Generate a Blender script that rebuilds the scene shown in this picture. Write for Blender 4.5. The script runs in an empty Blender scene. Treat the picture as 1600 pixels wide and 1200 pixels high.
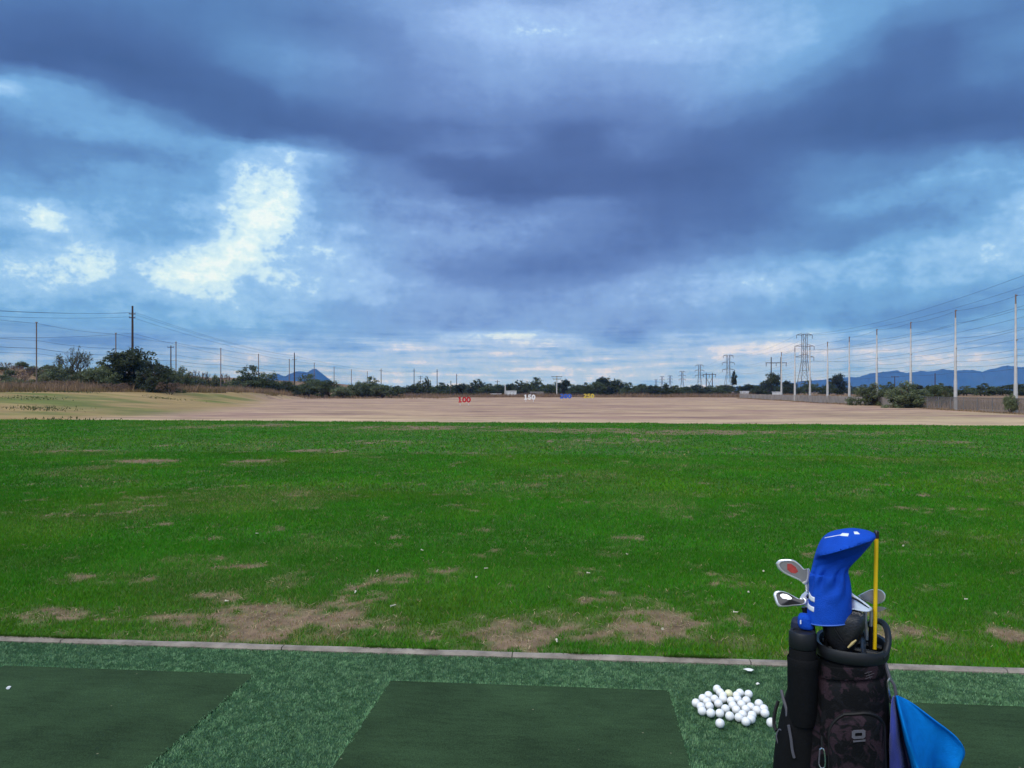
import bpy, math, random
import numpy as np
from mathutils import Vector

R = math.radians
random.seed(7)
rng = np.random.default_rng(11)
S = bpy.context.scene
COL = S.collection

# ------------------------------------------------------------------ camera
HC, F, HOR = 1.6, 1200.0, 612.0          # eye height; focal length and horizon row for a 1600 x 1200 frame
cam_d = bpy.data.cameras.new('camera')
cam_d.sensor_width = 36.0
cam_d.lens = 27.0
cam_d.shift_y = 12.0 / 1600.0
cam_d.clip_start = 0.05
cam_d.clip_end = 60000
cam = bpy.data.objects.new('camera', cam_d)
cam.location = (0, 0, HC)
cam.rotation_euler = (R(90), 0, 0)
COL.objects.link(cam)
S.camera = cam

# ------------------------------------------------------------------ exposure
EXPO = 1.25
S.view_settings.view_transform = 'Standard'
S.view_settings.look = 'None'
S.view_settings.exposure = EXPO
S.view_settings.gamma = 1.0
S.view_settings.use_curve_mapping = False
S.render.engine = 'CYCLES'
S.cycles.use_denoising = True
S.cycles.volume_bounces = 1
S.cycles.max_bounces = 4
S.cycles.diffuse_bounces = 2
S.cycles.transparent_max_bounces = 12

# ------------------------------------------------------------------ sun (hidden behind cloud: very soft)
SUN_EL, SUN_AZ = R(58), R(-140)          # azimuth from +Y towards +X
sd = bpy.data.lights.new('sun', 'SUN')
sd.energy = 1.5
sd.angle = R(70)
sd.color = (1.0, 0.965, 0.90)
sun = bpy.data.objects.new('sun', sd)
dirv = Vector((math.sin(SUN_AZ) * math.cos(SUN_EL), math.cos(SUN_AZ) * math.cos(SUN_EL), math.sin(SUN_EL)))
sun.rotation_euler = dirv.to_track_quat('Z', 'Y').to_euler()
sun.location = (0, -20, 40)
COL.objects.link(sun)

# ------------------------------------------------------------------ sky
def s2l(c):
    c = np.asarray(c, float) / 255.0
    return np.where(c <= 0.04045, c / 12.92, ((c + 0.055) / 1.055) ** 2.4)

SKY = {   # cloud brightness along the directions of the frame: row -> (column, level) pairs
 0: "0 125 100 127 200 130 300 130 400 131 500 140 600 160 700 165 780 185 800 180 850 165 900 170 960 192 1000 185 1050 175 1100 178 1200 178 1300 172 1400 155 1500 150 1600 130",
 25: "0 120 100 118 200 124 300 130 400 131 500 128 600 145 650 178 700 180 750 200 800 195 850 200 900 190 1000 185 1100 185 1150 185 1200 187 1280 180 1350 165 1400 145 1500 130 1600 128",
 50: "0 112 100 108 200 118 300 128 400 138 500 130 600 140 650 165 700 185 750 190 800 205 900 200 950 195 1000 185 1050 200 1100 205 1150 200 1200 185 1260 190 1300 180 1350 145 1400 122 1450 115 1500 125 1600 145",
 75: "0 108 100 103 200 108 300 120 400 150 500 150 550 140 600 145 700 160 750 180 800 190 900 190 1000 195 1050 205 1100 195 1150 178 1200 186 1250 180 1300 165 1350 140 1400 120 1450 115 1500 128 1600 135",
 100: "0 112 100 103 200 102 300 115 400 145 450 152 500 155 600 145 700 155 750 170 800 180 900 170 1000 175 1100 178 1200 176 1250 165 1300 145 1350 125 1400 118 1450 112 1500 130 1600 128",
 114: "0 140 60 130 120 120 200 104 300 110 400 132 450 146 500 150 600 143 700 152 800 176 900 162 1000 165 1100 175 1200 172 1250 155 1300 135 1350 120 1400 114 1450 114 1500 130 1600 127",
 130: "0 222 45 218 65 172 110 165 150 150 200 110 300 107 400 120 450 138 500 144 600 142 700 150 750 164 800 166 900 155 1000 155 1100 172 1200 166 1250 140 1300 125 1350 115 1400 110 1450 115 1500 130 1600 125",
 150: "0 172 100 168 150 162 200 120 250 108 300 109 400 114 450 124 500 134 600 140 700 150 800 160 900 150 1000 150 1100 165 1200 148 1250 130 1300 118 1350 112 1400 110 1500 118 1600 115",
 175: "0 150 100 165 200 165 250 140 300 118 350 112 400 110 450 112 500 118 600 132 700 142 800 145 900 135 1000 138 1100 145 1200 128 1250 118 1300 111 1350 107 1400 107 1500 106 1600 111",
 200: "0 130 50 150 100 172 200 168 250 165 300 130 350 114 400 112 450 108 500 114 600 122 700 125 800 135 850 125 900 115 1000 130 1100 125 1200 116 1300 107 1400 104 1450 104 1500 106 1600 117",
 215: "0 128 50 135 100 155 200 160 250 170 300 165 350 138 390 116 450 110 500 115 550 115 600 118 700 130 800 135 850 122 900 111 1000 136 1100 121 1200 113 1300 110 1400 106 1450 110 1500 116 1600 122",
 235: "0 135 50 130 100 130 150 130 200 135 250 160 300 168 350 185 400 195 440 190 455 232 492 240 512 168 550 130 600 118 700 132 750 135 800 130 850 118 920 111 1000 132 1100 116 1200 117 1250 126 1300 131 1400 126 1450 131 1500 148 1550 128 1600 142",
 250: "0 155 100 145 200 160 250 140 300 150 350 160 375 200 400 208 450 195 470 244 492 226 510 150 550 145 600 140 650 117 700 115 750 120 800 122 900 115 1000 124 1100 111 1200 120 1300 135 1400 130 1450 135 1500 160 1550 180 1600 182",
 275: "0 145 50 140 100 155 150 150 200 168 300 165 350 160 388 205 430 238 470 205 500 150 550 142 600 146 650 125 700 112 800 108 900 114 1000 108 1080 103 1150 108 1200 123 1300 145 1400 150 1450 175 1500 180 1550 185 1600 175",
 300: "0 172 100 170 200 172 300 165 370 168 390 222 420 246 455 230 490 168 550 150 600 146 650 148 700 129 750 110 800 105 900 115 1000 112 1100 115 1200 125 1300 140 1400 160 1500 150 1600 172",
 320: "0 165 30 172 45 228 75 230 105 198 150 172 200 170 300 180 350 200 375 235 400 250 455 232 490 172 508 180 520 235 535 210 550 160 600 152 650 162 700 142 720 160 750 130 800 122 850 136 900 145 950 137 1000 118 1100 120 1200 120 1300 150 1350 165 1400 155 1500 150 1560 175 1600 212",
 345: "0 180 30 185 50 234 90 228 130 190 150 175 200 170 250 172 300 178 365 190 388 240 430 250 455 230 475 195 490 160 520 152 560 165 600 156 650 150 700 150 750 155 800 148 850 150 900 142 950 133 1000 121 1100 122 1200 123 1300 142 1350 145 1400 134 1500 158 1550 180 1600 210",
 368: "0 166 60 172 95 226 130 226 150 195 200 176 250 178 275 158 310 158 335 195 360 233 400 252 430 240 455 212 480 194 550 190 600 176 650 174 700 164 750 169 800 155 850 147 900 137 1000 122 1100 128 1200 135 1300 145 1345 126 1380 132 1400 160 1440 157 1500 194 1550 195 1600 202",
 385: "0 182 80 180 110 208 140 208 165 194 200 178 250 184 290 185 320 225 350 243 400 252 418 228 440 202 500 195 550 188 600 170 650 164 700 157 750 157 800 148 900 132 1000 123 1100 138 1150 148 1200 148 1300 146 1350 132 1400 178 1450 195 1480 210 1550 205 1600 200",
 402: "0 196 80 190 130 205 160 200 200 181 250 192 300 236 350 250 400 245 412 205 430 195 500 195 550 185 600 164 650 155 700 150 750 144 800 130 850 126 900 128 1000 126 1050 140 1100 145 1150 150 1200 145 1280 178 1310 166 1350 194 1400 186 1450 181 1500 166 1550 180 1600 195",
 422: "0 200 50 225 150 220 200 192 250 228 300 245 350 250 385 232 402 230 415 212 440 204 500 204 550 197 600 160 650 151 700 141 750 135 800 126 900 123 950 134 1000 143 1050 160 1100 168 1150 190 1200 206 1250 196 1300 195 1340 200 1400 181 1450 181 1500 190 1550 194 1600 184",
 445: "0 195 100 200 200 191 250 200 280 235 320 246 350 238 370 222 380 182 400 172 418 205 435 214 460 206 500 202 550 198 600 184 650 174 700 152 750 138 800 138 900 142 950 162 1000 172 1100 192 1150 192 1200 200 1220 187 1300 180 1400 175 1450 188 1500 178 1600 152",
 462: "0 185 100 189 200 185 250 190 300 213 350 234 380 204 400 192 450 200 500 189 600 180 700 165 750 160 800 150 900 152 1000 174 1100 186 1200 187 1300 169 1400 164 1450 170 1500 145 1600 138",
 480: "0 172 100 175 200 178 300 190 400 197 500 180 550 175 600 172 700 160 800 152 900 158 1000 170 1100 178 1200 175 1300 160 1400 152 1500 138 1560 145 1600 168",
 500: "0 165 100 168 200 165 250 170 300 172 400 178 500 174 600 164 700 152 800 158 900 160 950 155 1000 154 1100 164 1200 155 1300 155 1400 142 1500 140 1540 175 1600 184",
 514: "0 160 100 161 200 157 300 163 400 180 500 168 600 159 700 154 780 166 850 168 900 162 950 150 1000 144 1050 162 1100 160 1200 160 1260 178 1300 165 1400 150 1500 150 1550 195 1600 186",
 524: "0 155 100 155 200 150 250 148 300 155 400 182 435 200 500 164 600 158 680 172 740 218 800 222 855 218 900 184 950 156 1000 146 1045 214 1100 200 1200 198 1260 216 1300 188 1350 166 1400 178 1500 164 1600 178",
 540: "0 150 100 150 200 150 300 180 350 178 430 195 500 174 560 180 590 220 620 216 650 188 750 200 800 196 900 195 950 168 1000 168 1050 181 1100 186 1200 208 1250 214 1300 175 1400 168 1500 167 1600 168",
 553: "0 176 50 178 100 172 200 160 300 186 400 190 500 178 600 195 700 195 780 205 850 198 900 190 1000 185 1100 196 1140 220 1200 226 1300 228 1400 222 1450 206 1500 188 1600 184",
 563: "0 182 100 176 200 165 300 186 400 188 500 186 600 192 700 195 800 197 900 192 1000 190 1100 192 1200 184 1300 178 1400 184 1450 212 1500 225 1600 225",
 580: "0 185 100 180 200 172 300 184 400 186 500 189 600 192 700 195 800 197 900 196 1000 195 1100 192 1200 192 1300 194 1400 196 1500 198 1600 198",
 612: "0 190 400 190 800 200 1200 198 1600 200",
}
SKY_Y = sorted(SKY)
SKY_R = []
for y in SKY_Y:
    t = [float(q) for q in SKY[y].split()]
    SKY_R.append((t[0::2], t[1::2]))

def sky_g(px, py):
    py = min(max(py, 0), 612); px = min(max(px, 0), 1600)
    j = min(max(int(np.searchsorted(SKY_Y, py)) - 1, 0), len(SKY_Y) - 2)
    t = (py - SKY_Y[j]) / (SKY_Y[j + 1] - SKY_Y[j])
    g = (1 - t) * np.interp(px, *SKY_R[j]) + t * np.interp(px, *SKY_R[j + 1])
    if px < 380 and 385 < py < 500: g += 8 * (1 - px / 380)
    return g - max(0, 160 - g) * 0.20

W = bpy.data.worlds.new('World')
S.world = W
W.use_nodes = True
nt = W.node_tree
nt.nodes.clear()
class NB:
    """small helper that wires math nodes"""
    def __init__(self, tree): self.t = tree
    def n(self, typ, **kw):
        nd = self.t.nodes.new(typ)
        for k, v in kw.items(): setattr(nd, k, v)
        return nd
    def put(self, sock, v):
        if hasattr(v, 'is_linked'): self.t.links.new(v, sock)
        else: sock.default_value = v
    def m(self, op, a, b=None, c=None, clamp=False):
        nd = self.n('ShaderNodeMath', operation=op, use_clamp=clamp)
        self.put(nd.inputs[0], a)
        if b is not None: self.put(nd.inputs[1], b)
        if c is not None: self.put(nd.inputs[2], c)
        return nd.outputs[0]
    def xyz(self, v):
        nd = self.n('ShaderNodeSeparateXYZ'); self.put(nd.inputs[0], v); return nd.outputs
    def vec(self, x, y, z):
        nd = self.n('ShaderNodeCombineXYZ')
        for i, q in enumerate((x, y, z)): self.put(nd.inputs[i], q)
        return nd.outputs[0]
    def noise(self, v, scale, detail=4, rough=0.55, dist=0.0, col=False, lac=2.0):
        nd = self.n('ShaderNodeTexNoise')
        if v is not None: self.put(nd.inputs['Vector'], v)
        nd.inputs['Scale'].default_value = scale; nd.inputs['Detail'].default_value = detail
        nd.inputs['Roughness'].default_value = rough; nd.inputs['Distortion'].default_value = dist
        nd.inputs['Lacunarity'].default_value = lac
        return nd.outputs['Color' if col else 'Fac']
    def mr(self, v, a, b, c=0.0, d=1.0, smooth=False):
        nd = self.n('ShaderNodeMapRange', interpolation_type='SMOOTHSTEP' if smooth else 'LINEAR')
        nd.clamp = True
        self.put(nd.inputs[0], v)
        for i, q in zip((1, 2, 3, 4), (a, b, c, d)): self.put(nd.inputs[i], q)
        return nd.outputs[0]
    def mix(self, f, a, b, blend='MIX'):
        nd = self.n('ShaderNodeMix', data_type='RGBA', blend_type=blend)
        self.put(nd.inputs[0], f)
        for i, q in ((6, a), (7, b)):
            if isinstance(q, (tuple, list, np.ndarray)): q = tuple(float(t) for t in q[:3]) + (1.0,)
            self.put(nd.inputs[i], q)
        return nd.outputs[2]
    def scale(self, col, f):
        nd = self.n('ShaderNodeVectorMath', operation='SCALE')
        self.put(nd.inputs[0], col); self.put(nd.inputs['Scale'], f); return nd.outputs[0]

SKY_STRENGTH = 0.1
nb = NB(nt)
tc = nb.n('ShaderNodeTexCoord')
dx, dy, dz = nb.xyz(tc.outputs['Generated'])
hyp = nb.m('SQRT', nb.m('ADD', nb.m('MULTIPLY', dx, dx), nb.m('MULTIPLY', dy, dy)))
az0 = nb.m('ARCTAN2', dx, dy)
v0 = nb.m('MAXIMUM', nb.m('DIVIDE', dz, nb.m('MAXIMUM', hyp, 0.02)), -0.05)
zz = nb.m('ADD', nb.m('MAXIMUM', dz, 0.0), 0.13)
q = nb.vec(nb.m('DIVIDE', dx, zz), nb.m('DIVIDE', dy, zz), 0.0)      # position on the flat cloud deck
wa = nb.xyz(nb.noise(q, 1.3, 3, 0.58, 0.0, col=True))
qv = nb.vec(nb.m('MULTIPLY', az0, 5.0), nb.m('MULTIPLY', v0, 6.5), 3.3)
wb = nb.xyz(nb.noise(qv, 3.0, 5, 0.66, 0.0, col=True))
def c0(s): return nb.m('SUBTRACT', s, 0.5)
az = nb.m('ADD', az0, nb.m('ADD', nb.m('MULTIPLY', c0(wa[0]), 0.03), nb.m('MULTIPLY', c0(wb[0]), 0.05)))
vw = nb.m('ADD', nb.m('MULTIPLY', c0(wa[1]), 0.012), nb.m('MULTIPLY', c0(wb[1]), 0.022))
vw = nb.m('MULTIPLY', vw, nb.mr(v0, 0.0, 0.25, 0.12, 1.0))
vv = nb.m('ADD', v0, vw)
u = nb.m('ADD', nb.m('DIVIDE', az, 1.8), 0.5, clamp=True)
rows_py = SKY_Y[::-1]
azs = [-0.9, -0.72] + list(np.linspace(-0.592, 0.592, 28)) + [0.72, 0.9]
lev = None; prev = None
def far_g(py): return float(np.interp(py, [0, 200, 400, 500, 612], [150, 140, 165, 165, 192]))
rows = [((612 - py) / F, py) for py in rows_py] + [(0.75, -1), (1.6, -2), (5.0, -3)]
for v, py in rows:
    rp = nb.n('ShaderNodeValToRGB')
    cr = rp.color_ramp; cr.interpolation = 'LINEAR'
    while len(cr.elements) < len(azs): cr.elements.new(0.5)
    for i, a in enumerate(azs):
        if py >= 0:
            if abs(a) < 0.60:
                g = sky_g(800 + F * math.tan(a), max(0, HOR - F * v / math.cos(a)))
            else:
                k = min(1, (abs(a) - 0.588) / 0.3)
                g = (1 - k) * sky_g(0 if a < 0 else 1600, HOR - F * v / 0.83) + k * far_g(py)
        else:
            k = {-1: 0.5, -2: 0.15, -3: 0.0}[py]
            g = (1 - k) * 155 + k * sky_g(800 + F * math.tan(min(max(a, -0.588), 0.588)), 0)
        e = cr.elements[i]
        e.position = min(1, max(0, a / 1.8 + 0.5))
        e.color = (g / 255, g / 255, g / 255, 1)
    nb.put(rp.inputs[0], u)
    if lev is None: lev = rp.outputs[0]
    else: lev = nb.mix(nb.mr(vv, prev, v), lev, rp.outputs[0])
    prev = v
lev = nb.m('MULTIPLY', lev, 1.0)
# billows and wisps, faint in the dark cloud base and crisp where light breaks through
dn = nb.noise(qv, 6.5, 8, 0.66, 0.0)
qs = nb.vec(nb.m('MULTIPLY', az0, 5.0), nb.m('MULTIPLY', v0, 20.0), 9.1)
dn2 = nb.noise(qs, 1.6, 5, 0.62, 0.0)
rain = nb.noise(nb.vec(nb.m('MULTIPLY', az0, 26.0), nb.m('MULTIPLY', v0, 2.5), 5.0), 1.0, 3, 0.5)
amp = nb.m('MULTIPLY', nb.mr(lev, 0.45, 0.70, 0.08, 0.36), nb.mr(v0, 0.24, 0.40, 1.0, 0.42))
nz = nb.m('ADD', nb.m('MULTIPLY', c0(dn), 0.8), nb.m('MULTIPLY', c0(dn2), 0.5))
lev = nb.m('ADD', lev, nb.m('MULTIPLY', nz, amp))
lev = nb.m('ADD', lev, nb.m('MULTIPLY', c0(rain), 0.035))
qh = nb.vec(nb.m('MULTIPLY', az0, 9.0), nb.m('MULTIPLY', v0, 150.0), 2.2)                       # thin lit streaks low down
streak = nb.m('MULTIPLY', c0(nb.noise(qh, 1.0, 5, 0.6)), nb.mr(v0, 0.10, 0.06, 0.0, 0.42, smooth=True))
lev = nb.m('ADD', lev, streak)
wisp = nb.m('MULTIPLY', c0(nb.noise(qv, 14.0, 5, 0.7)), nb.mr(lev, 0.70, 0.84, 0.0, 0.34))       # torn edges where the cloud breaks
lev = nb.m('ADD', lev, wisp)
# the deck lies in layers: levels gather into plateaus with firmer edges between them
NL = 8.5
lev = nb.m('ADD', lev, nb.m('MULTIPLY', nb.m('SINE', nb.m('MULTIPLY', lev, 2 * math.pi * NL)), 0.42 / (2 * math.pi * NL)))
def tone(stops):
    rp = nb.n('ShaderNodeValToRGB'); cr = rp.color_ramp
    while len(cr.elements) < len(stops): cr.elements.new(0.5)
    for e, (g, c) in zip(cr.elements, stops):
        e.position = g / 255; c = s2l(c); e.color = (c[0], c[1], c[2], 1)
    nb.put(rp.inputs[0], lev); return rp.outputs[0]
mid_c = tone([(60, (54, 76, 122)), (100, (76, 99, 151)), (110, (84, 109, 163)), (125, (96, 124, 180)), (150, (118, 150, 206)), (172, (137, 172, 225)), (190, (155, 189, 240)), (202, (166, 202, 248)), (212, (186, 218, 251)), (224, (208, 236, 253)), (240, (228, 250, 254)), (252, (240, 253, 255))])
side_c = tone([(60, (46, 76, 120)), (100, (72, 101, 153)), (110, (79, 111, 165)), (125, (88, 126, 180)), (150, (104, 151, 204)), (172, (120, 173, 224)), (190, (142, 190, 237)), (202, (160, 204, 246)), (212, (182, 219, 250)), (224, (206, 236, 252)), (240, (227, 249, 254)), (252, (240, 253, 255))])
low_c = tone([(60, (60, 86, 132)), (125, (92, 126, 186)), (150, (112, 151, 208)), (172, (138, 174, 225)), (190, (164, 192, 234)), (203, (184, 203, 237)), (214, (206, 214, 238)), (228, (224, 225, 238)), (252, (244, 242, 246))])
cloud = nb.mix(nb.mr(nb.m('ABSOLUTE', nb.m('SUBTRACT', az0, 0.03)), 0.10, 0.42, smooth=True), mid_c, side_c)
cloud = nb.mix(nb.mr(vv, 0.085, 0.05, smooth=True), cloud, low_c)
cloud = nb.scale(cloud, (1.0 / SKY_STRENGTH) / 2 ** EXPO)
st = nb.n('ShaderNodeTexSky', sky_type='NISHITA')
st.sun_disc = False; st.sun_elevation = SUN_EL; st.sun_rotation = SUN_AZ
st.altitude = 700; st.dust_density = 1.5
final = nb.mix(0.97, nb.scale(st.outputs[0], 0.25), cloud)      # almost closed cloud deck over the clear sky
bg = nb.n('ShaderNodeBackground')
nb.put(bg.inputs[0], final); bg.inputs[1].default_value = SKY_STRENGTH
wo = nb.n('ShaderNodeOutputWorld')
nt.links.new(bg.outputs[0], wo.inputs[0])
W.cycles.sampling_method = 'MANUAL'
W.cycles.sample_map_resolution = 512

# ------------------------------------------------------------------ helpers
def at(px, py, d):
    return Vector(((px - 800) / F * d, d, HC + (HOR - py) / F * d))

def gp(px, py, z=0.0):
    return at(px, py, (HC - z) * F / (py - HOR))

def tag(o, label=None, cat=None, group=None, kind=None):
    if label: o['label'] = label
    if cat: o['category'] = cat
    if group: o['group'] = group
    if kind: o['kind'] = kind
    return o

def thing(name, label, cat, loc=(0, 0, 0), rz=0.0, group=None):
    o = bpy.data.objects.new(name, None)
    o.empty_display_size = 0.2
    COL.objects.link(o)
    o.location = loc; o.rotation_euler = (0, 0, rz)
    return tag(o, label, cat, group)

def link(name, me, parent=None):
    o = bpy.data.objects.new(name, me)
    COL.objects.link(o)
    if parent is not None: o.parent = parent
    return o

def copy_tree(o, parent=None):
    c = o.copy(); COL.objects.link(c); c.parent = parent
    for ch in o.children: copy_tree(ch, c)
    return c

def np_mesh(name, V, Fc, mat=None, colr=None, smooth=False):
    V = np.asarray(V, np.float32); Fc = np.asarray(Fc, np.int32)
    me = bpy.data.meshes.new(name)
    me.vertices.add(len(V)); me.vertices.foreach_set('co', V.ravel())
    me.loops.add(Fc.size); me.loops.foreach_set('vertex_index', Fc.ravel())
    me.polygons.add(len(Fc)); me.polygons.foreach_set('loop_start', np.arange(len(Fc), dtype=np.int32) * Fc.shape[1])
    if smooth: me.polygons.foreach_set('use_smooth', np.ones(len(Fc), bool))
    if colr is not None:
        a = me.attributes.new('tint', 'FLOAT_COLOR', 'POINT')
        c4 = np.ones((len(V), 4), np.float32); c4[:, :3] = colr
        a.data.foreach_set('color', c4.ravel())
    me.update(calc_edges=True)
    if mat: me.materials.append(mat)
    return me

class MB:
    """collects shapes into one mesh"""
    def __init__(self): self.v = []; self.f = []
    def add(self, V, Fs):
        b = len(self.v)
        self.v += [tuple(p) for p in V]
        self.f += [tuple(b + i for i in f) for f in Fs]
        return self
    def box(self, c, s, rz=0.0):
        cx, cy, cz = c; hx, hy, hz = s[0] / 2, s[1] / 2, s[2] / 2
        co, si = math.cos(rz), math.sin(rz)
        V = []
        for z in (-hz, hz):
            for x, y in ((-hx, -hy), (hx, -hy), (hx, hy), (-hx, hy)):
                V.append((cx + x * co - y * si, cy + x * si + y * co, cz + z))
        return self.add(V, [(3, 2, 1, 0), (4, 5, 6, 7), (0, 1, 5, 4), (1, 2, 6, 5), (2, 3, 7, 6), (3, 0, 4, 7)])
    def loft(self, rings, cap0=True, cap1=True, closed=True):
        n = len(rings[0]); V = [p for r in rings for p in r]; Fs = []
        for i in range(len(rings) - 1):
            for j in range(n if closed else n - 1):
                k = (j + 1) % n
                Fs.append((i * n + j, i * n + k, (i + 1) * n + k, (i + 1) * n + j))
        if cap0: Fs.append(tuple(range(n - 1, -1, -1)))
        if cap1: Fs.append(tuple(range((len(rings) - 1) * n, len(rings) * n)))
        return self.add(V, Fs)
    def tube(self, pts, rad, n=8, closed=False):
        pts = [Vector(p) for p in pts]; m = len(pts)
        if not hasattr(rad, '__len__'): rad = [rad] * m
        rings = []; up = None
        for i, p in enumerate(pts):
            if closed: t = pts[(i + 1) % m] - pts[i - 1]
            else: t = pts[min(i + 1, m - 1)] - pts[max(i - 1, 0)]
            t.normalize()
            if up is None:
                up = Vector((0, 0, 1)) if abs(t.z) < 0.9 else Vector((1, 0, 0))
            a = t.cross(up)
            if a.length < 1e-6: a = t.cross(Vector((0.3, 1, 0.2)))
            a.normalize(); b = a.cross(t).normalized(); up = b
            rings.append([tuple(p + (a * math.cos(k * 2 * math.pi / n) + b * math.sin(k * 2 * math.pi / n)) * rad[i]) for k in range(n)])
        if closed:
            rings.append(rings[0])
            return self.loft(rings, False, False)
        return self.loft(rings)
    def lathe(self, prof, c=(0, 0, 0), n=24):
        rings = [[(c[0] + r * math.cos(k * 2 * math.pi / n), c[1] + r * math.sin(k * 2 * math.pi / n), c[2] + z) for k in range(n)] for r, z in prof]
        return self.loft(rings)
    def build(self, name, mat, parent=None, smooth=True, bevel=0.0, seg=2, sub=0, auto=40):
        me = bpy.data.meshes.new(name)
        me.from_pydata(self.v, [], self.f)
        me.update()
        if mat: me.materials.append(mat)
        if smooth:
            me.polygons.foreach_set('use_smooth', np.ones(len(me.polygons), bool))
            try: me.set_sharp_from_angle(angle=R(auto))
            except Exception: pass
        o = link(name, me, parent)
        if bevel:
            b = o.modifiers.new('bevel', 'BEVEL'); b.width = bevel; b.segments = seg; b.limit_method = 'ANGLE'
        if sub:
            b = o.modifiers.new('sub', 'SUBSURF'); b.levels = sub; b.render_levels = sub
        return o

def sstep(a, b, x):
    t = np.clip((np.asarray(x, float) - a) / (b - a), 0, 1)
    return t * t * (3 - 2 * t)

def vnoise(x, y, seed=0):
    xi = np.floor(x).astype(np.int64); yi = np.floor(y).astype(np.int64)
    xf = x - xi; yf = y - yi
    def h(a, b):
        n = (a * 374761393 + b * 668265263 + seed * 974711) & 0xffffffff
        n = ((n ^ (n >> 13)) * 1274126177) & 0xffffffff
        return ((n ^ (n >> 16)) & 0xffff) / 65535.0
    sx = xf * xf * (3 - 2 * xf); sy = yf * yf * (3 - 2 * yf)
    return (h(xi, yi) * (1 - sx) + h(xi + 1, yi) * sx) * (1 - sy) + (h(xi, yi + 1) * (1 - sx) + h(xi + 1, yi + 1) * sx) * sy

def fbm(x, y, sc, o=4, seed=0):
    x = np.asarray(x, float) / sc; y = np.asarray(y, float) / sc
    t = 0; a = 0.5; s = 0
    for i in range(o):
        t = t + a * vnoise(x * 2 ** i + 17.3 * i, y * 2 ** i - 9.1 * i, seed + i); s += a; a *= 0.5
    return t / s

# ------------------------------------------------------------------ materials
def material(name, base=(0.5, 0.5, 0.5), rough=0.6, metal=0.0, spec=0.4, attr=False, var=0.0, vscale=20.0, vdetail=5,
             bump=0.0, bscale=60.0, coat=0.0, sheen=0.0, hook=None):
    m = bpy.data.materials.new(name); m.use_nodes = True
    t = m.node_tree; k = NB(t)
    bs = t.nodes['Principled BSDF']
    bs.inputs['Roughness'].default_value = rough
    bs.inputs['Metallic'].default_value = metal
    bs.inputs['Specular IOR Level'].default_value = spec
    bs.inputs['Coat Weight'].default_value = coat
    if sheen:
        bs.inputs['Sheen Weight'].default_value = sheen; bs.inputs['Sheen Roughness'].default_value = 0.5
    tcn = k.n('ShaderNodeTexCoord'); ob = tcn.outputs['Object']
    if attr:
        an = k.n('ShaderNodeAttribute', attribute_name='tint'); c = an.outputs['Color']
    else:
        rg = k.n('ShaderNodeRGB'); rg.outputs[0].default_value = (*[float(x) for x in base], 1); c = rg.outputs[0]
    if hook: c = hook(k, ob, c, bs)
    if var:
        c = k.scale(c, k.mr(k.noise(ob, vscale, vdetail, 0.6), 0.25, 0.75, 1 - var, 1 + var))
    k.put(bs.inputs['Base Color'], c)
    if bump:
        bn = k.n('ShaderNodeBump'); bn.inputs['Strength'].default_value = bump; bn.inputs['Distance'].default_value = 0.01
        k.put(bn.inputs['Height'], k.noise(ob, bscale, 6, 0.6)); k.put(bs.inputs['Normal'], bn.outputs[0])
    return m

def leaf_material(name, trans=0.25, spec=0.25):
    m = bpy.data.materials.new(name); m.use_nodes = True
    t = m.node_tree; t.nodes.clear(); k = NB(t)
    an = k.n('ShaderNodeAttribute', attribute_name='tint')
    d = k.n('ShaderNodeBsdfPrincipled'); d.inputs['Roughness'].default_value = 0.55; d.inputs['Specular IOR Level'].default_value = spec
    tr = k.n('ShaderNodeBsdfTranslucent'); ms = k.n('ShaderNodeMixShader'); ms.inputs[0].default_value = trans
    oi = k.n('ShaderNodeObjectInfo')
    c = k.scale(an.outputs['Color'], k.mr(oi.outputs['Random'], 0, 1, 0.75, 1.25))
    k.put(d.inputs['Base Color'], c); k.put(tr.inputs[0], k.scale(c, 1.1))
    t.links.new(d.outputs[0], ms.inputs[1]); t.links.new(tr.outputs[0], ms.inputs[2])
    o = k.n('ShaderNodeOutputMaterial'); t.links.new(ms.outputs[0], o.inputs[0])
    return m

M = {}
M['leaf'] = leaf_material('leaf', 0.38)
M['blade'] = leaf_material('blade', 0.2)
M['lawn_blade'] = leaf_material('lawn_blade', 0.25, 0.06)
M['bark'] = material('bark', (0.085, 0.065, 0.05), 0.9, var=0.4, vscale=3)

# ------------------------------------------------------------------ terrain
POLE_A, POLE_K = 47.6, 0.137               # line of the right-hand net poles: X = A + K (Y - 72.6)
def line_x(y): return POLE_A + POLE_K * (y - 72.6)

def terrain_z(x, y):
    x = np.asarray(x, float); y = np.asarray(y, float)
    z = np.full(np.broadcast(x, y).shape, -0.4)
    toe = np.maximum(-30 - 0.27 * np.maximum(0, y - 85), -57)
    s = sstep(0, 1, np.clip((toe - x) / (toe + 62), 0, 1))
    z = z + 1.95 * s * (1 - sstep(175, 250, y))
    ridge = sstep(-72, -150, x) if False else (1 - sstep(-155, -74, x))
    z = z + 9.6 * ridge * sstep(150, 235, y) * (1 - 0.5 * sstep(500, 900, y)) * (0.8 + 0.35 * fbm(x, y, 45, 3, 5))
    z = z + 0.35 * (fbm(x, y, 25, 3, 9) - 0.5) * sstep(-40, -66, -np.abs(x) * -1 * 0 - np.abs(x)) * (np.abs(x) > 40)
    z = z + 0.16 * (fbm(x, y, 14, 4, 2) - 0.5)
    z = z + 0.9 * sstep(0, 14, x - line_x(y) - 4) * sstep(100, 140, y) * (1 - sstep(300, 500, y))
    z = z + 0.4 * sstep(330, 900, y)
    return z

def tz(x, y): return float(terrain_z(np.array([x]), np.array([y]))[0])

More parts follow.
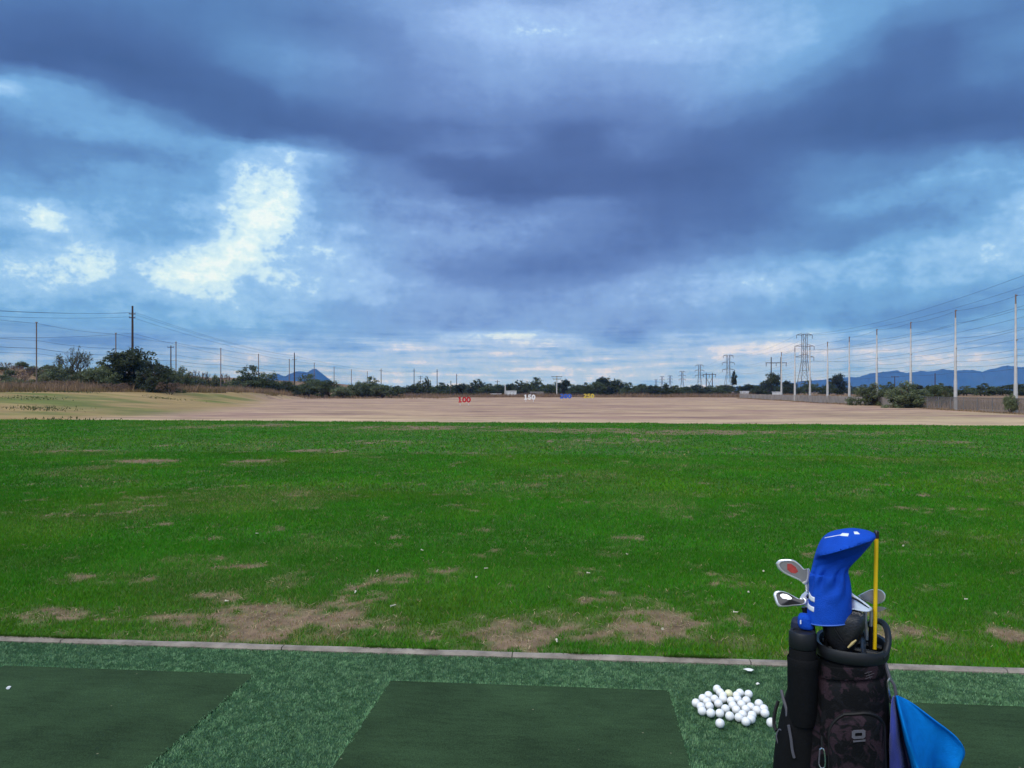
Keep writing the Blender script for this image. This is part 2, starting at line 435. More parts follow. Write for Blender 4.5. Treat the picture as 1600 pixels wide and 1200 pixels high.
def axis(parts):
    out = []
    for a, b, s in parts: out += list(np.arange(a, b, s))
    return np.array(out)
geo = lambda a, b, k: list(a * (b / a) ** (np.arange(1, k + 1) / k))
xs = np.array([-v for v in geo(220, 14000, 22)][::-1] + list(np.arange(-220, 220.1, 2.0)) + geo(220, 14000, 22))
ys = np.array([-14000, -6000, -2000, -600, -200, -60, 0, 20] + list(np.arange(30, 300, 1.5)) + list(np.arange(300, 420, 5)) + geo(420, 14000, 26))
gx, gy = np.meshgrid(xs, ys)
gz = terrain_z(gx, gy)
gz = np.where(gy < 30, -0.8, gz)
V = np.stack([gx.ravel(), gy.ravel(), gz.ravel()], 1)
nx = len(xs); ii = np.arange((len(ys) - 1) * (nx - 1)); r_, c_ = ii // (nx - 1), ii % (nx - 1)
Fq = np.stack([r_ * nx + c_, r_ * nx + c_ + 1, (r_ + 1) * nx + c_ + 1, (r_ + 1) * nx + c_], 1)
fx, fy = V[:, 0], V[:, 1]
toe = np.maximum(-30 - 0.27 * np.maximum(0, fy - 85), -57)
bankm = sstep(-3, 5, toe - fx + 7 * (fbm(fx, fy, 12, 3, 3) - 0.5)) * (1 - sstep(190, 240, fy))
desert = np.maximum(sstep(262, 272, fy), np.maximum(sstep(-62, -70, -(-fx)) if False else (1 - sstep(-70, -62, fx)), sstep(-1, 1, fx - line_x(fy))))
tan_ = np.array([0.50, 0.35, 0.225]); gold = np.array([0.33, 0.235, 0.105]); olive = np.array([0.14, 0.165, 0.045]); des = np.array([0.25, 0.165, 0.095])
cc = np.tile(tan_, (len(V), 1))
# a greener strip along the foot of the right-hand fence
rg = (sstep(20, 34, fx) * (1 - sstep(62, 80, fy)) * (0.5 + 0.5 * sstep(0.4, 0.6, fbm(fx, fy, 9, 3, 21))))[:, None] * 0.55
cc = cc * (1 - rg) + np.array([0.22, 0.22, 0.09]) * rg
ps = ((1 - sstep(53, 60, fy + 4 * (fbm(fx, fy, 6, 3, 33) - 0.5))) * 0.8)[:, None]        # pale straw along the foot of the lawn
cc = cc * (1 - ps) + np.array([0.56, 0.42, 0.26]) * ps
gm = sstep(0.50, 0.76, fbm(fx, fy * 0.6, 9, 5, 8) + 0.35 * (fbm(fx, fy, 2.5, 3, 18) - 0.5))[:, None]
bank_c = (gold * (1 - gm) + olive * gm) * (0.72 + 0.56 * fbm(fx, fy, 2.2, 3, 28))[:, None]
cc = cc * (1 - bankm[:, None]) + bank_c * bankm[:, None]
cc = cc * (1 - desert[:, None]) + des * desert[:, None]
def field_hook(k, ob, c, bs):
    o = k.xyz(ob); zn = k.n('ShaderNodeAttribute', attribute_name='zone').outputs['Fac']
    st = k.vec(k.m('MULTIPLY', o[0], 0.30), o[1], 0.0)                   # worn bands and mowing swaths across the range
    band = k.mr(k.noise(st, 0.14, 6, 0.68, 0.5), 0.40, 0.60, smooth=True)
    thin_ = k.mr(k.noise(k.vec(k.m('MULTIPLY', o[0], 0.22), o[1], 7.0), 0.42, 4, 0.7), 0.50, 0.60, smooth=True)
    fine = k.mr(k.noise(ob, 0.9, 6, 0.7), 0.35, 0.68)
    c2 = k.mix(k.m('MULTIPLY', zn, k.m('MULTIPLY', band, 0.75)), c, (0.29, 0.170, 0.155))
    c2 = k.mix(k.m('MULTIPLY', zn, k.m('MULTIPLY', thin_, 0.6)), c2, (0.135, 0.085, 0.078))
    c2 = k.mix(k.m('MULTIPLY', fine, 0.45), c2, k.scale(c2, 0.58))
    pale = k.mr(k.noise(st, 0.33, 4, 0.6), 0.54, 0.68)
    return k.mix(k.m('MULTIPLY', pale, 0.6), c2, k.scale(c, 1.22))
M['ground'] = material('ground', attr=True, rough=0.95, spec=0.1, hook=field_hook, bump=0.5, bscale=6)
gme = np_mesh('ground', V, Fq, M['ground'], cc, True)
za = gme.attributes.new('zone', 'FLOAT', 'POINT')
za.data.foreach_set('value', ((1 - 0.9 * bankm) * (1 - 0.7 * desert) * (1 - 0.7 * ps[:, 0])).astype(np.float32))
g = link('ground', gme)
tag(g, 'tan and mauve dormant driving range field with a grassy bank at left', 'field', kind='structure')

# ------------------------------------------------------------------ tee line frame
TH = math.atan(0.0916); TC, TS = math.cos(TH), math.sin(TH)
def uw(p): return (p[0] * TC - p[1] * TS, p[0] * TS + p[1] * TC)
def xy(u, w): return (u * TC + w * TS, -u * TS + w * TC)
W_KERB = uw(gp(800, 1026))[1]              # middle of the concrete edging
KW = 0.066

# ------------------------------------------------------------------ lawn
def lawn_edge(x): return 40.2 - 0.155 * x + 0.9 * (fbm(x, x * 0 + 3, 2.2, 3, 4) - 0.5)
def lawn_z(x, y):
    z = 0.0 + 0.05 * (fbm(x, y, 3.2, 3, 30) - 0.5) * sstep(0, 1.5, y * TC + x * TS - W_KERB)
    e = y - lawn_edge(x)
    return z - 1.1 * sstep(-0.5, 5.0, e)
PATCH = [(430, 972, 195, 28, 1), (545, 978, 95, 22, .95), (820, 985, 125, 32, 1), (1015, 973, 85, 28, 1), (690, 990, 60, 14, .7), (55, 958, 80, 14, .7),
         (350, 930, 45, 9, .8), (645, 905, 70, 9, .8), (690, 893, 50, 6, .9), (160, 905, 80, 8, .7), (300, 872, 50, 6, .7), (375, 882, 60, 5, .6),
         (1440, 1000, 80, 26, .9), (1580, 990, 40, 16, 1), (1130, 912, 40, 8, .6), (1390, 960, 50, 12, .5), (850, 848, 30, 4, .4),
         (500, 704, 45, 3.5, .9), (232, 720, 60, 4, .9), (400, 722, 45, 6, .9), (110, 705, 60, 3, .8), (660, 668, 120, 3, .9), (880, 672, 150, 3, .9),
         (1080, 675, 160, 3, .9), (1310, 676, 120, 3, .7), (600, 690, 90, 3, .5), (960, 688, 110, 3, .6), (1440, 690, 100, 3, .5), (430, 664, 100, 2, .6),
         (720, 708, 40, 2, .7), (300, 668, 60, 2, .6), (940, 935, 60, 8, .5), (240, 990, 90, 9, .4)]
PW = []
for a, b, c, d_, k in PATCH:
    p = gp(a, b); far = 1.3 if b < 695 else 1.0          # worn streaks towards the far lip
    PW.append((p.x, p.y, c * p.y / F, d_ * far * p.y * p.y / (HC * F), k * (1.12 if far > 1 else 1)))
def bare(x, y):
    x = np.asarray(x, float); y = np.asarray(y, float)
    b = np.zeros_like(x)
    for cx, cy, rx, ry, k in PW:
        e = ((x - cx) / rx) ** 2 + ((y - cy) / ry) ** 2
        b = np.maximum(b, k * np.clip(1.25 - e * 0.75, 0, 1))
    n = fbm(x, y, 0.42, 4, 40); n2 = fbm(x, y, 0.10, 3, 44)
    core = b * 1.05 + (n - 0.5) * 2.6 + (n2 - 0.5) * 2.0 - 0.56
    spots = fbm(x, y, 1.1, 5, 60) + 0.25 * (n2 - 0.5)
    thin = 0.34 * sstep(0.0, 0.5, b) * sstep(0.35, 0.6, n2)                 # thinning turf round every patch
    div = sstep(0.80, 0.86, fbm(x, y, 0.23, 2, 63)) * sstep(0.5, 0.6, fbm(x, y, 2.5, 2, 64)) * 0.8
    thin = np.maximum(thin, div)
    return np.clip(np.maximum(np.maximum(sstep(0.0, 0.7, core), thin), 0.4 * sstep(0.74, 0.82, spots)), 0, 1)

lx = np.concatenate([np.arange(-46, -9, 0.5), np.arange(-9, 9, 0.11), np.arange(9, 46, 0.5)])
ly = np.concatenate([np.arange(0, 1.2, 0.1), np.arange(1.2, 7, 0.1), np.arange(7, 16, 0.22), np.arange(16, 50, 0.4)])  # along w from the kerb
gu, gw = np.meshgrid(lx, W_KERB + KW / 2 + ly)
gX = gu * TC + gw * TS; gY = -gu * TS + gw * TC
V = np.stack([gX.ravel(), gY.ravel(), lawn_z(gX, gY).ravel() - 0.012], 1)
nx = len(lx); ii = np.arange((len(ly) - 1) * (nx - 1)); r_, c_ = ii // (nx - 1), ii % (nx - 1)
Fq = np.stack([r_ * nx + c_, r_ * nx + c_ + 1, (r_ + 1) * nx + c_ + 1, (r_ + 1) * nx + c_], 1)
bb = bare(V[:, 0], V[:, 1])[:, None]
gd = np.array([0.045, 0.115, 0.018]); soil = np.array([0.20, 0.14, 0.092])
cl = gd * (1 - bb) + soil * bb
def lawn_hook(k, ob, c, bs):
    n = k.mr(k.noise(ob, 5.0, 7, 0.7), 0.3, 0.7, 0.55, 1.45)
    return k.scale(c, n)
M['lawn'] = material('lawn_soil', attr=True, rough=0.95, spec=0.1, hook=lawn_hook, bump=0.8, bscale=18)
lawn = tag(link('lawn', np_mesh('lawn', V, Fq, M['lawn'], cl, True)), 'green mown lawn of the driving range with worn brown patches', 'lawn', kind='structure')

def blades(n, ulo, uhi, wlo, whi, h, wd, frustum=1.0, thin=True):
    """single-triangle blades, denser where the camera's side of the lawn is near"""
    u_ = rng.uniform(ulo, uhi, n); w_ = rng.uniform(wlo, whi, n)
    x = u_ * TC + w_ * TS; y = -u_ * TS + w_ * TC
    keep = (np.abs(x) < y * 0.74 + 1.9) & (y < lawn_edge(x) + 1.2)
    x, y = x[keep], y[keep]
    b = bare(x, y)
    keep = rng.random(len(x)) > b * 0.72
    x, y, b = x[keep], y[keep], b[keep]
    n = len(x)
    z = lawn_z(x, y) - 0.014
    lum = fbm(x, y, 0.9, 3, 70)
    dry = np.clip(sstep(0.50, 0.78, fbm(x, y, 1.8, 4, 90)) * 0.55 + b * 0.8 + (rng.random(n) < 0.04) * 0.8, 0, 1)
    dry = dry * (rng.random(n) < 0.35 + 0.6 * b)
    hh = h * rng.uniform(0.55, 1.25, n) * (1 - 0.5 * b) * (0.7 + 0.6 * lum)
    a = rng.uniform(0, 2 * np.pi, n); l = rng.uniform(0.4, 1.7, n) * hh
    ww = wd * rng.uniform(0.7, 1.3, n) / 2
    ca, sa = np.cos(a), np.sin(a)
    a2 = rng.uniform(0, 2 * np.pi, n)
    P0 = np.stack([x - sa * ww, y + ca * ww, z], 1); P1 = np.stack([x + sa * ww, y - ca * ww, z], 1)
    P2 = np.stack([x + np.cos(a2) * l, y + np.sin(a2) * l, z + hh + 0.014], 1)
    green = np.stack([rng.uniform(0.022, 0.066, n), rng.uniform(0.155, 0.240, n), rng.uniform(0.004, 0.013, n)], 1) * (0.70 + 0.62 * lum)[:, None]
    near_k = 0.75 * (1 - sstep(0.0, 3.0, x * TS + y * TC - W_KERB)) * sstep(0.30, 0.60, fbm(x, y, 0.8, 3, 79))   # hungry yellowish turf along the kerb
    yel = np.clip(sstep(0.45, 0.68, fbm(x, y, 2.6, 4, 77)) * 0.75 + near_k, 0, 1)[:, None]
    green = green * (1 - yel) + green * np.array([1.75, 1.04, 1.1]) * yel
    straw = np.stack([rng.uniform(0.25, 0.42, n), rng.uniform(0.19, 0.32, n), rng.uniform(0.09, 0.17, n)], 1)
    c = green * (1 - dry[:, None]) + straw * dry[:, None]
    return np.stack([P0, P1, P2], 1).reshape(-1, 3), np.repeat(c, 3, 0)

w0 = W_KERB + KW / 2
VV, CC = [], []
for n, a, b, wl, wh, h, wd in ((420000, -7.2, 7.2, w0 + 0.0, w0 + 3.2, 0.017, 0.0050), (330000, -10.5, 10.5, w0 + 3.2, w0 + 7.5, 0.020, 0.008),
                               (260000, -17, 17, w0 + 7.5, w0 + 15, 0.026, 0.015), (260000, -34, 34, w0 + 15, w0 + 42, 0.036, 0.032)):
    v, c = blades(n, a, b, wl, wh, h, wd); VV.append(v); CC.append(c)
# tufts along the far lip of the lawn
n = 4000; x = rng.uniform(-32, 30, n); tuft = fbm(x, x * 0, 0.8, 3, 15)
x = x[tuft > 0.60]; n = len(x); y = lawn_edge(x) + rng.uniform(-0.6, 0.5, n); z = lawn_z(x, y) - 0.02
hh = rng.uniform(0.04, 0.11, n); ww = 0.02
P = np.stack([np.stack([x - ww, y, z], 1), np.stack([x + ww, y, z], 1), np.stack([x + rng.uniform(-.06, .06, n), y, z + hh], 1)], 1).reshape(-1, 3)
VV.append(P); CC.append(np.repeat(np.stack([rng.uniform(.03, .06, n), rng.uniform(.10, .16, n), rng.uniform(.01, .02, n)], 1), 3, 0))
# blades leaning over the concrete edging
n = 26000; u_ = rng.uniform(-6, 6, n); keep = rng.random(n) < sstep(0.45, 0.65, fbm(u_, u_ * 0 + 7, 0.35, 3, 81)); u_ = u_[keep]; n = len(u_)
x, y = u_ * TC + w0 * TS, -u_ * TS + w0 * TC; ll = rng.uniform(0.005, 0.045, n)
P = np.stack([np.stack([x - .003, y, x * 0 + .01], 1), np.stack([x + .003, y, x * 0 + .01], 1), np.stack([x + rng.uniform(-.02, .02, n), y - ll, x * 0 + rng.uniform(.022, .05, n)], 1)], 1).reshape(-1, 3)
VV.append(P); CC.append(np.repeat(np.stack([rng.uniform(.05, .09, n), rng.uniform(.13, .2, n), rng.uniform(.01, .03, n)], 1), 3, 0))
V = np.concatenate(VV); C_ = np.concatenate(CC)
gr = link('grass', np_mesh('grass', V, np.arange(len(V)).reshape(-1, 3), M['lawn_blade'], C_))
tag(gr, 'short green grass covering the lawn between kerb and brown field', 'grass', kind='stuff')

# loose straw lying on the worn patches
n = 42000
u_ = rng.uniform(-7, 7, n); w_ = w0 + rng.uniform(0.02, 5.5, n) ** 1.0
x = u_ * TC + w_ * TS; y = -u_ * TS + w_ * TC
b = bare(x, y); k = rng.random(n) < 0.006 + b * 0.6
x, y = x[k], y[k]; n = len(x); z = lawn_z(x, y) + rng.uniform(0.0, 0.02, n)
a = rng.uniform(0, np.pi, n); l = rng.uniform(0.008, 0.032, n); ww = rng.uniform(0.001, 0.0024, n)
ca, sa = np.cos(a), np.sin(a)
P = np.stack([np.stack([x - ca * l - sa * ww, y - sa * l + ca * ww, z], 1), np.stack([x - ca * l + sa * ww, y - sa * l - ca * ww, z], 1),
              np.stack([x + ca * l + sa * ww, y + sa * l - ca * ww, z + .006], 1), np.stack([x + ca * l - sa * ww, y + sa * l + ca * ww, z + .006], 1)], 1).reshape(-1, 3)
tone = rng.uniform(0.35, 1.2, n)[:, None]
link_straw = link('straw', np_mesh('straw', P, np.arange(len(P)).reshape(-1, 4), M['blade'], np.repeat(np.array([0.42, 0.32, 0.18]) * tone, 4, 0)))
tag(link_straw, 'loose dry straw strewn over the bare patches of the lawn', 'straw', kind='stuff')

# ------------------------------------------------------------------ kerb
M['concrete'] = material('concrete', (0.25, 0.215, 0.185), 0.95, var=0.45, vscale=9, bump=0.6, bscale=90)
kerb = thing('kerb', 'low concrete edging strip between lawn and turf', 'kerb', (*xy(0, W_KERB), 0), -TH)
kerb['kind'] = 'structure'
edges = [-9.0, -7.6, -6.15, -4.7, -3.3, -1.85, -0.42, 0.98, 2.4, 3.85, 5.3, 6.8]
for a, b in zip(edges[:-1], edges[1:]):
    mb = MB(); rings = []
    for t in np.linspace(a + 0.003, b - 0.003, 22):
        j = lambda s: 0.010 * (vnoise(np.array([t * 7.0 + s]), np.array([s * 3.1]), 3)[0] - 0.5)
        hw = KW / 2; zt = 0.022
        rings.append([(t, -hw + j(1), -0.05), (t, -hw + j(2), zt - 0.012), (t, -hw + 0.012 + j(3), zt + j(5) * .5), (t, hw - 0.012 + j(4), zt + j(6) * .5), (t, hw + j(7), zt - 0.012), (t, hw + j(8), -0.05)])
    mb.loft(rings)
    mb.build('kerb_block', M['concrete'], kerb, auto=25)

# ------------------------------------------------------------------ tee mats and synthetic turf
def turf_hook(k, ob, c, bs):
    return k.scale(c, k.mr(k.noise(ob, 60, 4, 0.7), 0.3, 0.7, 0.6, 1.3))
M['turf_base'] = material('turf_base', (0.045, 0.105, 0.06), 0.95, spec=0.1, hook=turf_hook, bump=0.6, bscale=120)
u_lo, u_hi = -7.0, 7.0; w_hi = W_KERB - KW / 2 + 0.004; w_lo = -1.5
mb = MB(); mb.box(((u_lo + u_hi) / 2, (w_lo + w_hi) / 2, -0.02), (u_hi - u_lo, w_hi - w_lo, 0.04))
tb = mb.build('turf_backing', M['turf_base'], smooth=False); tb.rotation_euler = (0, 0, -TH)
tag(tb, 'backing sheet of the synthetic turf around the tee mats', 'turf', kind='structure')

def mat_hook(k, ob, c, bs):
    o = k.xyz(ob)
    rib = k.noise(k.vec(k.m('MULTIPLY', o[0], 200), k.m('MULTIPLY', o[1], 60), 0), 1.0, 3, 0.7)
    wear = k.mr(k.noise(ob, 1.7, 5, 0.6), 0.35, 0.68, 0.78, 1.32)
    sc = k.mr(k.noise(k.vec(k.m('MULTIPLY', o[0], 7), k.m('MULTIPLY', o[1], 30), 4), 1.0, 5, 0.7), 0.3, 0.75, 0.80, 1.22)
    grit = k.mr(k.noise(ob, 170, 2, 0.7), 0.3, 0.7, 0.72, 1.28)
    c = k.scale(c, k.m('MULTIPLY', k.m('MULTIPLY', k.m('MULTIPLY', wear, sc), grit), k.mr(rib, 0.25, 0.75, 0.62, 1.38)))
    vo = k.n('ShaderNodeTexVoronoi', feature='F1'); k.put(vo.inputs['Vector'], ob); vo.inputs['Scale'].default_value = 9.0; vo.inputs['Randomness'].default_value = 1.0
    rnd = k.xyz(vo.outputs['Color'])
    speck = k.m('MULTIPLY', k.mr(vo.outputs['Distance'], 0.055, 0.03), k.mr(rnd[0], 0.45, 0.5))    # sand grains and straw crumbs
    c = k.mix(k.m('MULTIPLY', speck, 0.75), c, (0.26, 0.25, 0.16))
    return c
M['mat'] = material('tee_mat', (0.031, 0.061, 0.026), 0.92, spec=0.1, hook=mat_hook, bump=0.7, bscale=260)
uA, wA = uw(gp(400, 1055)); uB, wB = uw(gp(610, 1066)); uC, wC = uw(gp(1045, 1081))
gap = uB - uA; wid = uC - uB
wA = (uw(gp(100, 1046))[1] + wA) / 2; wBC = (wB + wC) / 2
wD = uw(gp(1500, 1103))[1]
MATS = [(uA - wid, uA, wA, 'dark green tee mat at the left edge of the picture'),
        (uB, uC, wBC, 'dark green tee mat in the middle, beside the ball pile'),
        (uC + gap, uC + gap + wid, wD, 'dark green tee mat at right, behind the golf bag')]
for a, b, w1, lab in MATS:
    mb = MB(); mb.box(((a + b) / 2, w1 - 0.76, 0.006), (b - a, 1.52, 0.008))
    o = mb.build('tee_mat', M['mat'], None, smooth=False, bevel=0.003)
    o.rotation_euler = (0, 0, -TH)
    tag(o, lab, 'mat', 'tee mats')

def on_mat(u, w):
    m = np.zeros_like(u, bool)
    for a, b, w1, _ in MATS: m |= (u > a + 0.006) & (u < b - 0.006) & (w < w1 - 0.006)
    return m
def turf_blades(n, grow=1.0, ulo=-4.6, uhi=4.6, wlo=2.3):
    u_ = rng.uniform(ulo, uhi, n); w_ = rng.uniform(wlo, w_hi, n)
    k = ~on_mat(u_, w_)
    u_, w_ = u_[k], w_[k]
    x = u_ * TC + w_ * TS; y = -u_ * TS + w_ * TC
    k = np.abs(x) < y * 0.74 + 1.1
    x, y, u_, w_ = x[k], y[k], u_[k], w_[k]; n = len(x)
    lum = fbm(u_, w_, 0.035, 3, 50); big = fbm(u_, w_, 0.7, 3, 53)
    seam = np.zeros(n)                                        # cut edges stand up along the mats
    for a, b, w1, _ in MATS:
        seam = np.maximum(seam, (np.minimum(np.abs(u_ - a), np.abs(u_ - b)) < 0.012) * (w_ < w1 + .01))
        seam = np.maximum(seam, (np.abs(w_ - w1) < 0.012) * (u_ > a) * (u_ < b))
    h = rng.uniform(0.008, 0.016, n) * (0.75 + 0.5 * lum) * (1 + 0.35 * seam)
    ww = rng.uniform(0.0012, 0.0022, n)
    a = rng.uniform(0, 2 * np.pi, n); bend = fbm(u_, w_, 0.05, 2, 57) * 4 * np.pi + rng.normal(0, 0.7, n)
    l = h * rng.uniform(0.3, 1.3, n)
    ca, sa = np.cos(a) * ww, np.sin(a) * ww
    zb = np.zeros(n)
    P0 = np.stack([x - sa, y + ca, zb], 1); P1 = np.stack([x + sa, y - ca, zb], 1)
    mx, my = x + np.cos(bend) * l * .45, y + np.sin(bend) * l * .45
    P2 = np.stack([mx + sa * .8, my - ca * .8, h * .75], 1); P3 = np.stack([mx - sa * .8, my + ca * .8, h * .75], 1)
    tone = (0.85 + 0.62 * lum) * (0.85 + 0.3 * big) * rng.uniform(0.75, 1.25, n) * (1 + 0.3 * seam)
    c = np.stack([0.092 + 0 * tone, 0.190 + 0 * tone, 0.086 + 0 * tone], 1) * tone[:, None]
    mixw = (rng.random(n) < 0.18)[:, None]
    c = np.where(mixw, c * np.array([1.5, 1.25, 1.45]), c)
    return np.stack([P0, P1, P2, P3], 1).reshape(-1, 4, 3).reshape(-1, 3), np.repeat(c, 4, 0)
v, c = turf_blades(640000)
tf = link('turf', np_mesh('turf', v, np.arange(len(v)).reshape(-1, 4), M['blade'], c))
tag(tf, 'blue-green synthetic turf fibres between the kerb and the tee mats', 'turf', kind='stuff')

# ------------------------------------------------------------------ mountains
M['rock'] = material('mountain_rock', (0.034, 0.036, 0.036), 0.95, spec=0.05, var=0.35, vscale=0.002)
def mountain(prof, d, depth, label, seed):
    px = np.arange(prof[0][0], prof[-1][0] + 1, 1.5)
    top = np.interp(px, [p[0] for p in prof], [p[1] for p in prof])
    top = top + 3.6 * (fbm(px, px * 0, 20, 4, seed) - 0.5) + 3.2 * (fbm(px, px * 0 + 5, 8, 3, seed + 3) - 0.5)
    X = (px - 800) / F * d; H = np.maximum(HC + (HOR - top) / F * d, 0.0)
    m = 28; Vv = []
    for j in range(m):
        t = j / (m - 1)                                        # 0 in front, 0.5 crest, 1 behind
        a = 1 - abs(2 * t - 1)
        y = d + (t - 0.5) * depth
        rid = fbm(X, X * 0 + y, depth * 0.10, 5, seed + 9)
        prof_a = np.clip(a ** 1.15 * (0.72 + 0.28 * a) + (rid - 0.5) * 0.55 * a * (1 - a) * 2, 0, 1) if j != m // 2 else 1.0
        Vv.append(np.stack([X * (y / d), X * 0 + y, H * (prof_a if a < 1 else 1.0) - 3 + 0 * X], 1))
    n = len(px); Vv = np.concatenate(Vv)
    ii = np.arange((m - 1) * (n - 1)); r_, c_ = ii // (n - 1), ii % (n - 1)
    Fq = np.stack([r_ * n + c_, r_ * n + c_ + 1, (r_ + 1) * n + c_ + 1, (r_ + 1) * n + c_], 1)
    o = link('mountains', np_mesh('mountains', Vv, Fq, M['rock'], None, True))
    return tag(o, label, 'mountain', kind='structure')
mountain([(395, 606), (412, 594), (424, 585), (434, 583), (446, 587), (456, 583), (468, 581), (480, 581), (488, 577), (494, 576), (500, 582), (508, 588), (524, 598), (545, 607)],
         8200, 900, 'small blue rocky peak above the bushes at left', 3)
mountain([(1090, 612), (1150, 605), (1180, 600), (1222, 597), (1262, 596), (1292, 592), (1320, 590), (1345, 587), (1362, 583), (1385, 580), (1402, 579), (1415, 582), (1440, 579), (1460, 578), (1475, 576), (1490, 578), (1515, 577), (1535, 579), (1550, 576), (1562, 573), (1575, 571), (1595, 573), (1640, 569), (1700, 574), (1780, 566), (1900, 578)],
         9000, 1500, 'long blue mountain range on the right horizon', 8)

# ------------------------------------------------------------------ trees
def leaf_cloud(lobes, n, size, tint, seed, hang=0.0):
    r = np.random.default_rng(seed)
    lob = np.array(lobes, float)                               # x y z rx ry rz
    vol = lob[:, 3] * lob[:, 4] * lob[:, 5]
    # secondary clumps inside every lobe
    cl = []
    for i, L in enumerate(lob):
        k = max(5, int(34 * (vol[i] / vol.max()) ** 0.6))
        d = r.normal(size=(k, 3)); d /= np.linalg.norm(d, axis=1)[:, None]
        rad = r.uniform(0.35, 1.05, k) ** 0.6
        c = L[:3] + d * rad[:, None] * L[3:6]
        cl.append(np.concatenate([c, np.full((k, 1), 0.30 * (vol[i]) ** (1 / 3)), r.uniform(0.6, 1.45, (k, 1))], 1))
    cl = np.concatenate(cl); cl = cl[cl[:, 2] > 0.02]
    idx = r.integers(0, len(cl), n)
    p = cl[idx, :3] + r.normal(size=(n, 3)) * cl[idx, 3:4] * np.array([0.55, 0.55, 0.42])
    p[:, 2] = np.maximum(p[:, 2] - hang * r.random(n), 0.01)
    s = size * r.uniform(0.6, 1.4, n)
    a = r.normal(size=(n, 3)); a /= np.linalg.norm(a, axis=1)[:, None]
    b = r.normal(size=(n, 3)); b -= a * (a * b).sum(1)[:, None]; b /= np.linalg.norm(b, axis=1)[:, None]
    a *= s[:, None]; b *= s[:, None] * 0.55
    V = np.stack([p - a, p + b * 0.9, p + a, p - b * 0.9], 1).reshape(-1, 3)
    c = np.array(tint) * (cl[idx, 4] * r.uniform(0.75, 1.25, n))[:, None]
    return V, np.repeat(c, 4, 0), cl

def tree_mesh(name, lobes, n, size, tint, seed, trunks, hang=0.0, twig=40, tr=0.035):
    """crown and trunk meshes of one unit-high plant"""
    V, c, cl = leaf_cloud(lobes, n, size, tint, seed, hang)
    cm = np_mesh(name + '_crown', V, np.arange(len(V)).reshape(-1, 4), M['leaf'], c)
    mb = MB(); r = random.Random(seed)
    for t in trunks:
        base = Vector((t[0], t[1], -0.03)); fork = Vector((t[2], t[3], t[4]))
        mb.tube([base, base.lerp(fork, 0.5) + Vector((r.uniform(-.02, .02), r.uniform(-.02, .02), 0)), fork], [tr, tr * .8, tr * .6], 6)
        for L in lobes:
            e = Vector(L[:3])
            if (e - fork).length < 0.95:
                mid = fork.lerp(e, 0.5) + Vector((r.uniform(-.04, .04), r.uniform(-.04, .04), r.uniform(-.02, .04)))
                mb.tube([fork, mid, e], [tr * .5, tr * .34, tr * .16], 5)
    for k in range(twig):
        q_ = cl[r.randrange(len(cl))]; L = min(lobes, key=lambda L: (Vector(L[:3]) - Vector(q_[:3])).length)
        s_ = Vector(L[:3]); e = Vector(q_[:3])
        mb.tube([s_, s_.lerp(e, .6) + Vector((r.uniform(-.02, .02),) * 3), e], [tr * .22, tr * .15, tr * .07], 4)
    tm = bpy.data.meshes.new(name + '_trunk'); tm.from_pydata(mb.v, [], mb.f); tm.update(); tm.materials.append(M['bark'])
    return cm, tm

def rl(seed, k, spread, zlo, zhi, r0, r1):
    r = random.Random(seed); out = []
    for i in range(k):
        a = 2 * math.pi * (i + r.uniform(-.3, .3)) / k; d = spread * r.uniform(0.45, 1.0)
        z = r.uniform(zlo, zhi); rr = r.uniform(r0, r1)
        out.append((math.cos(a) * d, math.sin(a) * d, z, rr, rr, rr * r.uniform(.65, .95)))
    return out

def twig_mesh(name, seed, n_leaf, size, tint, stems=4, depth=4, tr=.022, up=.55):
    r = random.Random(seed); mb = MB(); tips = []
    def grow(p, d, L, rad, k):
        e = p + d * L
        m_ = p.lerp(e, .5) + Vector((r.uniform(-1, 1), r.uniform(-1, 1), r.uniform(-.3, .6))) * L * .10
        mb.tube([p, m_, e], [rad, rad * .85, rad * .68], 5)
        if k == 0: tips.append(e); return
        if k <= 2: tips.append(m_)
        for _ in range(r.choice((2, 3, 3))):
            nd = (d + Vector((r.uniform(-1, 1), r.uniform(-1, 1), r.uniform(-.35, .75))) * .75).normalized()
            grow(e, nd, L * r.uniform(.62, .85), max(rad * .62, .0035), k - 1)
    for i in range(stems):
        a = 2 * math.pi * i / stems + r.uniform(-.4, .4)
        grow(Vector((0, 0, -.03)), Vector((math.cos(a) * up, math.sin(a) * up, 1)).normalized(), .27, tr, depth)
    T_ = np.array([t[:] for t in tips]); k = .92 / T_[:, 2].max(); kx = .54 / np.percentile(np.hypot(T_[:, 0], T_[:, 1]), 92)
    T_ *= np.array([kx, kx, k]); rr_ = np.random.default_rng(seed)
    idx = rr_.integers(0, len(T_), n_leaf); p = T_[idx] + rr_.normal(size=(n_leaf, 3)) * .022
    p[:, 2] = np.maximum(p[:, 2], .01)
    a = rr_.normal(size=(n_leaf, 3)); a /= np.linalg.norm(a, axis=1)[:, None]; b = rr_.normal(size=(n_leaf, 3)); b -= a * (a * b).sum(1)[:, None]; b /= np.linalg.norm(b, axis=1)[:, None]
    sz = size * rr_.uniform(.6, 1.4, n_leaf)[:, None]; a *= sz; b *= sz * .5
    V_ = np.stack([p - a, p + b, p + a, p - b], 1).reshape(-1, 3)
    cm = np_mesh(name + '_crown', V_, np.arange(len(V_)).reshape(-1, 4), M['leaf'], np.repeat(np.array(tint) * rr_.uniform(.6, 1.4, n_leaf)[:, None], 4, 0))
    tm = bpy.data.meshes.new(name + '_trunk'); tm.from_pydata([(v[0] * kx, v[1] * kx, v[2] * k) for v in mb.v], [], mb.f); tm.update(); tm.materials.append(M['bark'])
    return cm, tm

